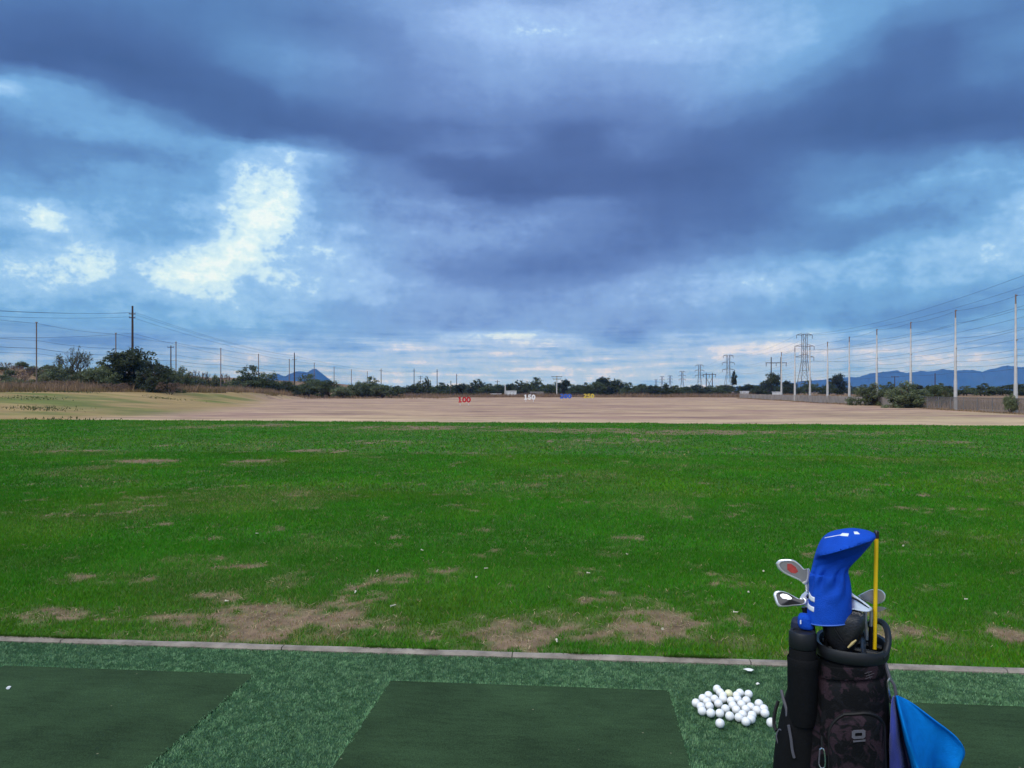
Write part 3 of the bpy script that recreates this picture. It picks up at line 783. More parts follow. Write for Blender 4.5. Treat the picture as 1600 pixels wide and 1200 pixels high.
DK = (0.062, 0.078, 0.042); MID = (0.085, 0.108, 0.052); PALE = (0.13, 0.155, 0.080); OLV = (0.135, 0.135, 0.065)
VAR = {
 'dense0': tree_mesh('dense0', rl(1, 9, .36, .16, .72, .17, .27) + [(0, 0, .74, .22, .22, .2), (0.05, .02, .45, .3, .3, .25)], 9000, 0.021, DK, 1, [(0, 0, 0, 0, .3)]),
 'dense1': tree_mesh('dense1', rl(2, 10, .38, .14, .66, .15, .26) + [(.1, 0, .78, .17, .17, .16), (-.12, .05, .66, .2, .2, .17)], 9000, 0.021, DK, 2, [(0, 0, .03, 0, .28)]),
 'dense2': tree_mesh('dense2', rl(3, 11, .40, .14, .62, .13, .24) + [(-.05, 0, .76, .2, .2, .18)], 9000, 0.021, MID, 3, [(.05, 0, 0, 0, .25), (-.08, 0, -.15, .05, .3)]),
 'mesq0': tree_mesh('mesq0', rl(4, 11, .38, .16, .70, .12, .22) + [(0, 0, .72, .2, .2, .15)], 9500, 0.019, MID, 4, [(0, 0, -.08, 0, .25), (.04, .03, .14, .05, .3)], 0.06),
 'mesq1': tree_mesh('mesq1', rl(5, 12, .42, .14, .66, .12, .2) + [(.1, 0, .76, .16, .16, .14)], 9500, 0.019, PALE, 5, [(0, 0, .1, 0, .22), (-.05, 0, -.15, 0, .26)], 0.08),
 'bush0': tree_mesh('bush0', rl(6, 8, .36, .16, .58, .16, .28) + [(0, 0, .62, .26, .26, .24)], 6500, 0.026, PALE, 6, [(0, 0, 0, 0, .15)]),
 'bush1': tree_mesh('bush1', rl(7, 7, .38, .14, .5, .18, .28) + [(.12, 0, .66, .2, .2, .2)], 6500, 0.026, OLV, 7, [(0, 0, 0, 0, .12)]),
 'sparse': twig_mesh('sparse', 8, 2600, 0.013, (0.11, 0.125, 0.07), 4, 4, .020),
 'tall': tree_mesh('tall', rl(9, 6, .26, .55, .85, .09, .16) + [(0, 0, .88, .14, .14, .1), (0.05, 0, .62, .14, .14, .1)], 2600, 0.026, DK, 9, [(0, 0, 0, 0, .6)], 0, 30, 0.03),
 'dead': twig_mesh('dead', 10, 2600, 0.016, (0.19, 0.125, 0.095), 7, 3, .014, .9),
}
def place(kind, px, top, hw, d, label, name='tree', cat='tree', group=None, base=None, dz=0.0):
    x = (px - 800) / F * d
    zb = tz(x, d) + dz if base is None else HC + (HOR - base) / F * d
    h = HC + (HOR - top) / F * d - zb
    w = hw / F * d
    t = thing(name, label, cat, (x, d, zb), random.uniform(0, 6.28), group)
    h *= 1.12; t.location.z -= h * 0.12      # skirts reach into the ground cover
    t.scale = (w / 0.56, w / 0.56, h / 0.92)
    cm, tm = VAR[kind]
    link('crown', cm, t); link('trunk', tm, t)
    return t

# left-hand brush behind the net
place('dense0', 212, 541, 60, 132, 'big dense dark green tree behind the second net pole at left', 'mesquite_tree')
place('dense2', 172, 556, 38, 130, 'dark green tree merging into the left flank of the biggest tree', 'mesquite_tree')
place('dense1', 244, 560, 30, 128, 'dark green tree merging into the right flank of the biggest tree', 'mesquite_tree')
place('sparse', 118, 542, 36, 137, 'sparse twiggy pale tree just left of the biggest dark tree', 'mesquite_tree')
place('bush0', 92, 566, 32, 134, 'pale green round bush between the first net pole and the twiggy tree', 'desert_bush', 'bush')
place('bush0', 135, 573, 34, 128, 'grey-green bush under the twiggy tree', 'desert_bush', 'bush')
place('bush1', 62, 583, 26, 128, 'olive bush at the foot of the first net pole', 'desert_bush', 'bush')
place('bush0', 20, 588, 26, 128, 'olive-green low bush at the left picture edge', 'desert_bush', 'bush')
place('mesq1', 280, 570, 24, 150, 'pale green bush beside the third net pole', 'desert_bush', 'bush')
place('bush0', 306, 585, 22, 205, 'low grey-green bush right of the third net pole', 'desert_bush', 'bush')
place('bush1', 330, 590, 20, 205, 'low olive bush left of the round dark bush', 'desert_bush', 'bush')
place('dense2', 392, 572, 41, 215, 'round dark green bush-like tree below the small blue peak', 'mesquite_tree')
place('mesq0', 424, 590, 18, 222, 'dark bush on the right side of the round dark tree', 'desert_bush', 'bush')
place('bush0', 158, 566, 30, 127, 'grey-green bush between the twiggy tree and the biggest dark tree', 'desert_bush', 'bush')
place('mesq1', 262, 572, 26, 136, 'grey-green bush at the right edge of the biggest dark tree', 'desert_bush', 'bush')
place('dead', 100, 594, 30, 116, 'leafless reddish-brown brush at the foot of the pale bush', 'dry_brush', 'bush')
place('dead', 265, 597, 20, 125, 'leafless reddish-brown brush at the right foot of the biggest tree', 'dry_brush', 'bush')
place('dead', 180, 598, 22, 118, 'leafless reddish-brown brush in front of the second net pole', 'dry_brush', 'bush')
for px, top, hw, d in ((10, 566, 10, 228), (34, 563, 12, 232), (52, 570, 12, 215), (74, 568, 11, 226), (16, 576, 12, 200), (40, 580, 12, 195), (300, 578, 10, 238), (318, 580, 10, 236), (336, 581, 9, 238), (350, 583, 9, 240), (86, 572, 10, 212), (4, 572, 11, 214), (26, 571, 10, 218), (62, 575, 12, 205), (98, 577, 11, 205), (8, 583, 12, 188), (48, 574, 10, 210), (70, 582, 11, 190), (30, 586, 12, 180), (292, 583, 10, 230), (326, 586, 10, 225), (342, 587, 9, 230), (110, 570, 10, 225)):
    place(random.choice(('bush0', 'bush1', 'dead')), px, top, hw, d, 'small desert shrub on the brown hillside behind the net', 'desert_shrub', 'shrub', 'shrubs on the left hillside')
# middle distance
MIDT = [('mesq0', 446, 592, 26, 225), ('dense2', 482, 585, 34, 240), ('mesq0', 510, 590, 26, 236), ('bush0', 534, 601, 20, 228), ('mesq1', 556, 595, 26, 238), ('dense2', 580, 589, 24, 250), ('bush0', 597, 598, 22, 232), ('mesq0', 618, 602, 18, 250), ('dense1', 572, 600, 24, 236)]
for k_, (kd, px, top, hw, d) in enumerate(MIDT):
    place(kd, px, top, hw, d, '%s green mesquite from the left in the row under the net' % ('first', 'second', 'third', 'fourth', 'fifth', 'seventh', 'eighth', 'ninth', 'sixth')[k_], 'mesquite_tree', 'tree', 'mesquites under the far end of the left net')
SEG = [(720, 'dark green tree in the far tree line left of the red 100 sign'), (830, 'dark green tree in the far tree line between the 100 and 150 signs'),
       (920, 'dark green tree in the far tree line between the 150 and 250 signs'), (1040, 'dark green tree in the far tree line right of the yellow 250 sign'),
       (1180, 'dark green tree in the far tree line below the distant pylons'), (1700, 'dark green tree behind the concrete wall at right')]
FAR = [(640, 600, 20), (655, 595, 18), (690, 598, 22), (705, 601, 16), (722, 598, 20), (748, 592, 20), (762, 600, 14), (777, 598, 18), (797, 598, 18), (815, 594, 18), (838, 590, 22), (858, 598, 16), (880, 591, 15),
       (897, 600, 16), (915, 598, 14), (930, 593, 18), (948, 587, 24), (966, 592, 16), (984, 598, 16), (1003, 597, 18), (1020, 601, 16), (1042, 598, 12), (1056, 603, 14), (1072, 602, 12), (1090, 604, 14), (1106, 603, 14), (1123, 604, 12),
       (1134, 603, 12), (1166, 599, 14), (1184, 603, 14), (1222, 600, 16), (1240, 603, 14), (1282, 604, 12), (1330, 603, 16)]
for i, (px, top, hw) in enumerate(FAR):
    lab = next(l for lim, l in SEG if px < lim)
    place(('dense0', 'dense1', 'dense2', 'mesq0')[i % 4], px, top, hw * 1.12, random.uniform(300, 350), lab, 'far_tree', 'tree', 'trees of the far tree line')
for i in range(46):
    px = 560 + i * 14.5 + random.uniform(-5, 5)
    lab = next(l for lim, l in SEG if px < lim)
    place(('dense0', 'dense1', 'dense2', 'mesq0')[i % 4], px, random.uniform(599, 604), random.uniform(13, 19), random.uniform(365, 430), lab, 'far_tree', 'tree', 'trees of the far tree line')
place('dense1', 668, 588, 9, 318, 'small round tree top rising above the tree line left of the 100 sign', 'far_tree')
place('tall', 1147, 582, 9, 330, 'tall thin tree with a ragged crown beside the distant pylon', 'far_tree')
place('dense0', 1206, 580, 20, 300, 'big dark rounded tree at the wooden H-frame pole', 'far_tree')
place('dense0', 1232, 593, 14, 310, 'dark tree just left of the largest pylon', 'far_tree')
place('dense2', 1262, 595, 17, 310, 'dark tree at the foot of the largest pylon', 'far_tree')
place('dense0', 1310, 582, 20, 290, 'big dark lumpy tree between the white net poles, right of the largest pylon', 'far_tree')
place('dense2', 1296, 597, 16, 285, 'dark tree at the left foot of the lumpy tree', 'far_tree')
# right-hand side
place('mesq1', 1360, 596, 34, 109, 'feathery green mesquite hanging over the concrete wall', 'mesquite_tree')
place('mesq1', 1418, 593, 48, 95, 'wide feathery mesquite above the corner of wall and chain-link fence', 'mesquite_tree')
place('mesq0', 1456, 597, 36, 104, 'green mesquite right of the wide feathery one', 'mesquite_tree')
place('bush1', 1478, 608, 14, 97, 'small tan dry bush behind the chain-link fence', 'dry_brush', 'bush')
place('bush0', 1580, 612, 13, 71.5, 'olive shrub standing before the fence at the nearest white pole', 'desert_bush', 'bush')
for px, top, hw, d in ((1482, 602, 24, 205), (1510, 603, 22, 210), (1538, 599, 24, 200), (1566, 602, 22, 205), (1596, 598, 28, 195), (1634, 600, 26, 200), (1470, 599, 20, 230), (1428, 600, 20, 230), (1390, 597, 16, 240), (1350, 601, 18, 250)):
    place(random.choice(('dense1', 'dense2', 'dense0')), px, top, hw, d, 'dark green tree in the row beyond the chain-link fence', 'far_tree', 'tree', 'trees beyond the right fence')

# dry grass: bank crest, field end, behind the fence
def dry_grass(name, label, spots, seed):
    r = np.random.default_rng(seed); VV = []; CC = []
    for x, y, h, col in spots:
        n = len(x); z = terrain_z(x, y) - 0.03
        a = r.uniform(0, np.pi, n); ww = r.uniform(.03, .09, n); hh = h * r.uniform(.4, 1.25, n) * (0.45 + 1.1 * fbm(x, y, 5, 3, seed + 50))
        P = np.stack([np.stack([x - np.cos(a) * ww, y - np.sin(a) * ww, z], 1), np.stack([x + np.cos(a) * ww, y + np.sin(a) * ww, z], 1),
                      np.stack([x + r.normal(0, .22, n) * hh, y + r.normal(0, .2, n) * hh, z + hh], 1)], 1).reshape(-1, 3)
        VV.append(P); CC.append(np.repeat(np.array(col) * r.uniform(.7, 1.3, n)[:, None], 3, 0))
    V = np.concatenate(VV)
    o = link(name, np_mesh(name, V, np.arange(len(V)).reshape(-1, 3), M['blade'], np.concatenate(CC)))
    return tag(o, label, 'grass', kind='stuff')
def scatter(n, x0, x1, y0, y1, seed, thr=0.45, sc=6):
    r = np.random.default_rng(seed); x = r.uniform(x0, x1, n); y = r.uniform(y0, y1, n)
    k = fbm(x, y, sc, 3, seed) > thr
    return x[k], y[k]
sx, sy = scatter(42000, -78, -61, 70, 215, 1, .42)
sx2, sy2 = scatter(9000, -62.5, -59.5, 70, 200, 2, .5, 3)
sx3, sy3 = scatter(30000, -170, -76, 150, 240, 4, .5, 9)
dry_grass('dry_grass', 'dry tan and rusty grass along the top of the left bank', [(sx, sy, 1.3, (.31, .205, .125)), (sx2, sy2, .7, (.24, .17, .08)), (sx3, sy3, 1.0, (.27, .18, .10))], 3)
sx, sy = scatter(26000, -75, 85, 264, 280, 5, .36, 7)
sx4, sy4 = scatter(9000, -75, -20, 215, 262, 9, .55, 6)
dry_grass('dry_grass', 'dry brown weeds along the far end of the field', [(sx, sy, 1.35, (.26, .17, .11)), (sx4, sy4, .8, (.27, .18, .11))], 6)
n = 20000; r9 = np.random.default_rng(12); yy = r9.uniform(62, 240, n); xx = line_x(yy) + r9.uniform(1.2, 16, n); k = fbm(xx, yy, 5, 3, 12) > .46
xb = r9.uniform(-.7, .2, 5000); yb = r9.uniform(62, 231, 5000)
dry_grass('dry_grass', 'dry brown weeds behind the fence and wall at right', [(xx[k], yy[k], .8, (.24, .16, .10)), (line_x(yb) - 1.0 + xb, yb, .22, (.22, .15, .09))], 7)
n = 5000; xx = r9.normal(0, 1, n); # dark green weeds on the left bank
cl_ = [(gp(p, q_, 0.4)) for p, q_ in ((6, 621), (16, 625), (24, 620), (34, 627), (46, 630), (58, 634), (70, 640), (112, 626), (262, 625))]
sp = []
for i, p in enumerate(cl_):
    m_ = 260; sp.append((r9.normal(p.x, 1.3, m_), r9.normal(p.y, 2.2, m_), .2, (.085, .105, .035)))
dry_grass('weeds', 'dark green weeds growing in clumps on the left bank', sp, 8)

# ------------------------------------------------------------------ net poles, nets and cables
M['pole_white'] = material('pole_galvanised', (0.50, 0.49, 0.48), 0.6, var=0.22, vscale=1.2)
M['pole_rust'] = material('pole_weathered', (0.20, 0.15, 0.13), 0.8, var=0.3, vscale=1.5)
M['wood'] = material('pole_wood', (0.065, 0.045, 0.035), 0.9, var=0.3, vscale=2)
M['cable'] = material('cable', (0.035, 0.035, 0.04), 0.7)
M['steel'] = material('lattice_steel', (0.17, 0.17, 0.18), 0.7)
M['steel_dark'] = material('lattice_steel_far', (0.11, 0.11, 0.12), 0.8)
def net_material(name, alpha, colr):
    m = bpy.data.materials.new(name); m.use_nodes = True
    t = m.node_tree; t.nodes.clear(); k = NB(t)
    d = k.n('ShaderNodeBsdfDiffuse'); d.inputs[0].default_value = (*colr, 1)
    tr = k.n('ShaderNodeBsdfTransparent'); ms = k.n('ShaderNodeMixShader'); ms.inputs[0].default_value = alpha
    t.links.new(tr.outputs[0], ms.inputs[1]); t.links.new(d.outputs[0], ms.inputs[2])
    o = k.n('ShaderNodeOutputMaterial'); t.links.new(ms.outputs[0], o.inputs[0])
    return m
M['net'] = net_material('net', 0.07, (0.05, 0.05, 0.06))
M['chain'] = net_material('chain_link', 0.58, (0.23, 0.21, 0.20))

def sag(a, b, s, n=9):
    a, b = Vector(a), Vector(b)
    return [a.lerp(b, t) - Vector((0, 0, s * 4 * t * (1 - t))) for t in np.linspace(0, 1, n)]

# right: tall two-tone steel poles
RP = [(1587, 460), (1493, 484), (1423, 503), (1370, 514), (1327, 526), (1293, 534), (1265.5, 540), (1242, 543), (1221, 550)]
POLE_WORD = ['nearest', 'second', 'third', 'fourth', 'fifth', 'sixth', 'seventh', 'eighth', 'farthest']
TOPR = 10.8; rp = []
for i, (px, ty) in enumerate(RP):
    d = (TOPR - HC) * F / (HOR - ty); x = (px - 800) / F * d; zb = tz(x, d)
    rp.append((x, d))
    t = thing('net_pole', '%s of the tall pale net poles along the right fence, counted from the right' % POLE_WORD[i], 'pole', (x, d, zb), 0, 'net poles on the right')
    H = TOPR - zb; rr = 0.125 + 0.0004 * d; spl = H * (0.50 if i % 2 else 0.42)
    MB().tube([(0, 0, -.3), (0, 0, spl * .6)], [rr * 1.25, rr * 1.1], 12).build('lower_shaft', M['pole_white'], t)
    MB().tube([(0, 0, spl * .6 - .1), (0, 0, spl * 1.3), (0, 0, spl * 1.3 + .05), (0, 0, H * .92)], [rr * .92, rr * .82, rr * .62, rr * .5], 12).build('upper_shaft', M['pole_white'], t)
    MB().tube([(0, 0, H * .92 - .1), (0, 0, H)], [rr * .44, rr * .4], 10).build('tip', M['pole_rust'], t)
    for f in (.995, .62): MB().tube([(0, -.02, H * f - .05), (0, -.26, H * f - .05)], .045, 6).build('cable_bracket', M['pole_rust'], t)
# extension beyond the frame, so that cables and fence go on
dx_ = (rp[0][0] - 1.6, 60.0); RPX = [dx_] + rp
net = thing('net', 'nearly invisible netting with cables strung between the right net poles', 'net', (0, 0, 0))
hs = [10.65, 9.3, 7.6, 5.6, 5.0, 4.4, 3.8]
for h in hs:
    mb = MB()
    for a, b in zip(RPX[:-1], RPX[1:]): mb.tube(sag((a[0], a[1] - .2, h), (b[0], b[1] - .2, h), .18), .011, 5)
    mb.build('cable', M['cable'], net)
mb = MB()
for a, b in zip(RPX[:-1], RPX[1:]):
    mb.add([(a[0], a[1], .9), (b[0], b[1], .9), (b[0], b[1], 10.5), (a[0], a[1], 10.5)], [(0, 1, 2, 3)])
mb.build('netting', net_material('net_thin', 0.035, (0.05, 0.05, 0.06)), net, smooth=False)

# left: slim poles
LP = [(57, 503), (181, 520), (275, 534), (345, 544), (404, 553), (452, 561), (491, 567), (522, 573), (549, 577), (574, 580)]
LW = ['first', 'second', 'third', 'fourth', 'fifth', 'sixth', 'seventh', 'eighth', 'ninth', 'tenth']
TOPL = 12.2; lp = []
for i, (px, ty) in enumerate(LP):
    d = (TOPL - HC) * F / (HOR - ty); x = (px - 800) / F * d; zb = tz(x, d); lp.append((x, d))
    t = thing('net_pole', '%s slim dark net pole from the left' % LW[i], 'pole', (x, d, zb), 0, 'net poles on the left')
    H = TOPL - zb; rr = 0.075 + 0.00025 * d
    MB().tube([(0, 0, -.3), (0, 0, H)], [rr, rr * .8], 8).build('shaft', M['pole_rust'], t)
    MB().box((0, 0, H - .06), (.32, .14, .12)).build('cap', M['pole_rust'], t)
LPX = [(lp[0][0] - .5, 92.0)] + lp
net = thing('net', 'fine dark netting with cables strung between the left net poles', 'net', (0, 0, 0))
for h in (12.0, 9.4, 8.2, 7.4, 5.0):
    mb = MB()
    for a, b in zip(LPX[:-1], LPX[1:]): mb.tube(sag((a[0], a[1], h), (b[0], b[1], h), .3), .016 if h != 8.2 else .026, 5)
    mb.build('cable', M['cable'], net)
mb = MB()
for a, b in zip(LPX[:-1], LPX[1:]): mb.add([(a[0], a[1], 1.5), (b[0], b[1], 1.5), (b[0], b[1], 12), (a[0], a[1], 12)], [(0, 1, 2, 3)])
mb.build('netting', M['net'], net, smooth=False)

# wall and chain-link fence under the right-hand poles
M['wall'] = material('block_wall', (0.29, 0.255, 0.23), 0.95, var=0.32, vscale=0.7, bump=0.4, bscale=12)
wall = thing('wall', 'low grey block wall running beneath the pale net poles', 'wall', (line_x(102) - .6, 102, -0.4), -math.atan(POLE_K))
L = (232 - 102) * math.sqrt(1 + POLE_K ** 2); k = 0; s = 0.0
while s < L:
    e = min(s + 6.5, L); j = random.uniform(-.03, .03)
    MB().box((0, (s + e) / 2, .60), (.2, e - s - .05, 1.30 + j)).build('wall_panel', M['wall'], wall, smooth=False)
    MB().box((0, s, .64), (.34, .34, 1.42)).build('pier', M['wall'], wall, smooth=False)
    s = e
fence = thing('chain_link_fence', 'grey chain-link fence at the right edge under the nearest net poles', 'fence', (line_x(60) - .6, 60, -0.4), -math.atan(POLE_K))
L = (101.7 - 60) * math.sqrt(1 + POLE_K ** 2)
for s in np.arange(0, L + .1, 3.2):
    MB().tube([(0, s, -.1), (0, s, 1.42)], .04, 8).build('fence_post', M['steel'], fence)
mb = MB()
for zf in (1.38,): mb.tube([(0, 0, zf), (0, L, zf)], .025, 6)
mb.build('rail', M['steel'], fence)
MB().add([(0.04, 0, 0), (0.04, L, 0), (0.04, L, 1.36), (0.04, 0, 1.36)], [(0, 1, 2, 3)]).build('mesh_panel', M['chain'], fence, smooth=False)

# ------------------------------------------------------------------ utility poles and power lines
def utility(px, ty, H, label, arms=((.9, 2.4),), mat='wood', r=.16, by=None, group=None, d=None, name='utility_pole'):
    if d is None: d = (H - HC) * F / (HOR - ty)
    x = (px - 800) / F * d; zb = tz(x, d)
    top = HC + (HOR - ty) / F * d - zb
    t = thing(name, label, 'pole', (x, d, zb), 0, group)
    MB().tube([(0, 0, -.3), (0, 0, top)], [r * 1.2, r * .75], 8).build('shaft', M[mat], t)
    for f, w in arms:
        ar = MB().box((0, -.15, top * f), (w, .14, .18)).build('crossarm', M['wood'], t, smooth=False)
        mb = MB()
        for s in (-.48, 0, .48): mb.lathe([(.05, 0), (.09, .06), (.06, .14), (.08, .2), (.03, .26)], (s * w, -.15, top * f + .09), 6)
        mb.build('insulator', M['steel'], ar)
    return Vector((x, d, zb + top))
u1 = utility(207, 478, 22, 'tall dark wooden utility pole rising out of the biggest tree at left', ((.905, 1.5), (.86, 1.4)), r=.28)
u2 = utility(460, 551, 22, 'dark wooden utility pole in front of the small blue peak', ((.8, 2.4),), r=.32)
u3 = utility(595.5, 576, 22, 'slim utility pole at the right end of the left net', ((.9, 3.0),), r=.34)
u4 = utility(647, 576, 22, 'slim utility pole above the trees, left of the 100 sign', ((.9, 2.4),), r=.36)
u5 = utility(683, 577, 22, 'slim utility pole above the trees, just left of the 100 sign', ((.9, 2.0),), r=.36)
u6 = utility(713.5, 584, 18, 'short thin utility pole above the 100 sign', ((.9, 1.6),), r=.34)
utility(657, 587, 13, 'brown utility pole with crossarm among the left tree line', ((.95, 3.4), (.86, 2.4)), r=.22)
utility(704.5, 595, 9.2, 'short brown post at the field end above the 100 sign', (), r=.18, d=300)
utility(870, 587, 12.5, 'pale utility pole with dark crossarms between the 150 and 250 signs', ((.95, 4.0), (.84, 3.0)), mat='pole_white', r=.22, d=290)
utility(789.5, 601, 7, 'short white post at the left end of the white shed', (), mat='pole_white', r=.25, d=285, name='post')
utility(777, 594, 8, 'thin dark pole in the tree line between 100 and 150 signs', ((.9, 2.6),), r=.22, d=420)
utility(274 - 7, 540, 16, 'thin utility pole beside the third net pole at left', ((.96, 2.0),), r=.2)
utility(1461, 583, 10, 'dark utility pole standing before the right mountains', (), r=.2, d=280)
utility(1422 - 24, 588, 9, 'small utility pole with crossarm before the right mountains', ((.97, 2.6),), r=.16, d=280)
pl = thing('power_line', 'overhead power cables strung over the left brush between utility poles', 'cable', (0, 0, 0))
start = at(-120, 462, u1.y - 60)
for k, (dz, ox) in enumerate(((-1.6, -.7), (-1.6, .7), (-2.6, -.6), (-6.5, 0))):
    mb = MB(); o = Vector((ox, 0, dz))
    mb.tube(sag(start + o, u1 + o, .6), .022, 5)
    for a, b in ((u1, u2), (u2, u3), (u3, u4), (u4, u5)): mb.tube(sag(a + o, b + o, 1.6, 13), .024, 5)
    mb.build('cable', M['cable'], pl)

# wooden H-frames
def hframe(pxs, ty, arm_y, label, d, over):
    x0 = (pxs[0] - 800) / F * d; x1 = (pxs[1] - 800) / F * d; zb = tz(x0, d)
    t = thing('h_frame_pole', label, 'pole', ((x0 + x1) / 2, d, zb)); w = (x1 - x0) / 2
    top = HC + (HOR - ty) / F * d - zb; ah = HC + (HOR - arm_y) / F * d - zb
    for s in (-w, w): MB().tube([(s, 0, -.3), (s, 0, top)], [.3, .2], 8).build('shaft', M['wood'], t)
    MB().box((0, -.25, ah), (2 * w + 2 * over, .25, .3)).build('crossarm', M['wood'], t, smooth=False)
    mb = MB()
    for s in (-w - over + .3, 0, w + over - .3): mb.tube([(s, -.25, ah - .1), (s, -.25, ah - 1.6)], .13, 6)
    mb.build('insulator', M['steel_dark'], t)
    return t
hframe((1205, 1220), 558, 567, 'wooden H-frame power pole before the big rounded tree', 340, 2.6)
hf = hframe((1103.5, 1113), 582.5, 585, 'small wooden H-frame power pole below the distant pylons', 420, 2.0)
MB().add([], []); mb = MB()
w = (1113 - 1103.5) / F * 420 / 2
mb.tube([(-w, 0, 3), (w, 0, 9.5)], .12, 5); mb.tube([(w, 0, 3), (-w, 0, 9.5)], .12, 5); mb.build('cross_brace', M['wood'], hf)

# lattice pylons
def pylon(px, ty, label, d, thick, mat, detail=True):
    x = (px - 800) / F * d; zb = tz(x, d); H = HC + (HOR - ty) / F * d - zb
    t = thing('pylon', label, 'pylon', (x, d, zb), 0, 'transmission pylons')
    def hw(z):                                                  # half width of the tower body
        f = z / H
        return H * np.interp(f, [0, .5, .62, 1], [.115, .042, .034, .034])
    lv = [0, .22, .40, .54, .66, .80, 1.0]
    for sx_ in (-1, 1):
        for sy_ in (-1, 1):
            MB().tube([(sx_ * hw(f * H), sy_ * hw(f * H), f * H) for f in lv], thick * .8, 4).build('leg', mat, t, smooth=False)
    mb = MB()
    for a, b in zip(lv[:-1], lv[1:]):
        za, zb_ = a * H, b * H; wa_, wb_ = hw(za), hw(zb_)
        for s in (-1, 1):
            if s < 0 or detail: mb.tube([(-wa_, s * wa_, za), (wb_, s * wb_, zb_)], thick * .32, 4); mb.tube([(wa_, s * wa_, za), (-wb_, s * wb_, zb_)], thick * .32, 4)
            if detail and a < .5:
                mb.tube([(s * wa_, -wa_, za), (s * wb_, wb_, zb_)], thick * .3, 4)
        mb.tube([(-wb_, -wb_, zb_), (wb_, -wb_, zb_)], thick * .5, 4); 
        if detail: mb.tube([(-wb_, wb_, zb_), (wb_, wb_, zb_)], thick * .5, 4)
    mb.build('bracing', mat, t, smooth=False)
    for f, w_ in ((.985, .13), (.80, .16), (.62, .155)):
        z = f * H; e = w_ * H; mb = MB()
        for s in (-1, 1):
            mb.tube([(s * hw(z), -hw(z), z), (s * e, 0, z - .0 * H)], thick * .7, 4); mb.tube([(s * hw(z), hw(z), z), (s * e, 0, z)], thick * .7, 4)
            mb.tube([(s * hw(z), 0, z + .035 * H), (s * e, 0, z)], thick * .6, 4)
        ar = mb.build('crossarm', mat, t, smooth=False)
        mb = MB()
        for s in (-1, 1): mb.tube([(s * e, 0, z), (s * e, 0, z - .06 * H)], thick * .8, 5)
        mb.build('insulator', mat, ar, smooth=False)
    return Vector((x, d, zb)), H
PY = [(1257, 522, 512, .22, 'largest lattice steel pylon, standing among the white net poles'), (1138, 555, 808, .26, 'second largest lattice pylon, left of the thin ragged tree'),
      (1093, 570, 1097, .28, 'third lattice pylon, above the small H-frame pole'), (1066, 580, 1440, .34, 'fourth lattice pylon in the receding row'),
      (1047, 587, 1843, .38, 'fifth lattice pylon, small on the horizon'), (1034.5, 588, 1990, .38, 'sixth lattice pylon, tiny beside the fifth'), (1025, 593, 2500, .42, 'farthest and tiniest lattice pylon')]
pyl = [pylon(px, ty, lab, d, th, M['steel_dark'], d < 600) for px, ty, d, th, lab in PY]
pw = thing('power_line', 'high-voltage cables sagging between the lattice pylons', 'cable', (0, 0, 0))
near = (Vector((163, 216, 0)), pyl[0][1])
seq = [near] + pyl[:4]
for f, w_ in ((.985, .13), (.74, .16), (.56, .155)):
    for s in (-1, 1):
        mb = MB()
        for (a, ha), (b, hb) in zip(seq[:-1], seq[1:]):
            mb.tube(sag(a + Vector((s * w_ * ha, 0, f * ha)), b + Vector((s * w_ * hb, 0, f * hb)), 5, 13), .04, 5)
        mb.build('cable', M['cable'], pw)

# ------------------------------------------------------------------ small buildings at the field end
M['white_wall'] = material('white_paint', (0.74, 0.75, 0.76), 0.6, var=0.08, vscale=2)
M['grey_roof'] = material('grey_roof', (0.30, 0.29, 0.29), 0.7, var=0.15, vscale=2)
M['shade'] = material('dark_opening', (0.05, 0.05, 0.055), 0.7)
def shed(px0, px1, top, base, d, label, depth=4.0, wall_m='white_wall', roof=0.25, door=True, name='shed'):
    x0 = (px0 - 800) / F * d; x1 = (px1 - 800) / F * d; zb = min(HC + (HOR - base) / F * d, tz(x0, d)); zt = HC + (HOR - top) / F * d
    w = x1 - x0; h = zt - zb
    t = thing(name, label, 'building', ((x0 + x1) / 2, d, zb))
    MB().box((0, depth / 2, (h - roof) / 2), (w, depth, h - roof)).build('wall', M[wall_m], t, smooth=False)
    MB().add([(-w / 2 - .15, -.2, h - roof), (w / 2 + .15, -.2, h - roof), (w / 2 + .15, depth + .2, h - roof), (-w / 2 - .15, depth + .2, h - roof),
              (-w / 2 - .15, -.2, h), (w / 2 + .15, -.2, h), (w / 2 + .15, depth + .2, h - roof * .2), (-w / 2 - .15, depth + .2, h - roof * .2)],
             [(3, 2, 1, 0), (4, 5, 6, 7), (0, 1, 5, 4), (1, 2, 6, 5), (2, 3, 7, 6), (3, 0, 4, 7)]).build('roof', M['grey_roof' if wall_m != 'white_wall' else 'white_wall'], t, smooth=False)
    if door:
        mb = MB()
        for k in range(int(w // 1.1)): mb.box((-w / 2 + .55 + 1.1 * k, -.02, (h - roof) / 2), (.06, .05, h - roof - .1))
        mb.build('wall_rib', M['grey_roof'], t, smooth=False)
    return t
shed(791, 807, 610.5, 619, 290, 'white boxy shed at the field end left of the 150 sign', 5)
s2 = shed(829, 849, 612, 618.5, 292, 'long low shed with pale roof behind the white 150 sign', 6, 'grey_roof', .3, False)
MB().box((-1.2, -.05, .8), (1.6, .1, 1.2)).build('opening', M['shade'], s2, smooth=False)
shed(766, 783, 614.8, 618.6, 288, 'very low white trailer between the 100 and 150 signs', 3, 'white_wall', .15, False, 'trailer')
shed(1161, 1170, 611, 615.5, 300, 'small white hut behind the far end of the wall', 4, 'white_wall', .2, False, 'hut')
shed(1212, 1220, 612, 616, 290, 'small pale hut behind the wall below the rounded tree', 4, 'white_wall', .2, False, 'hut')

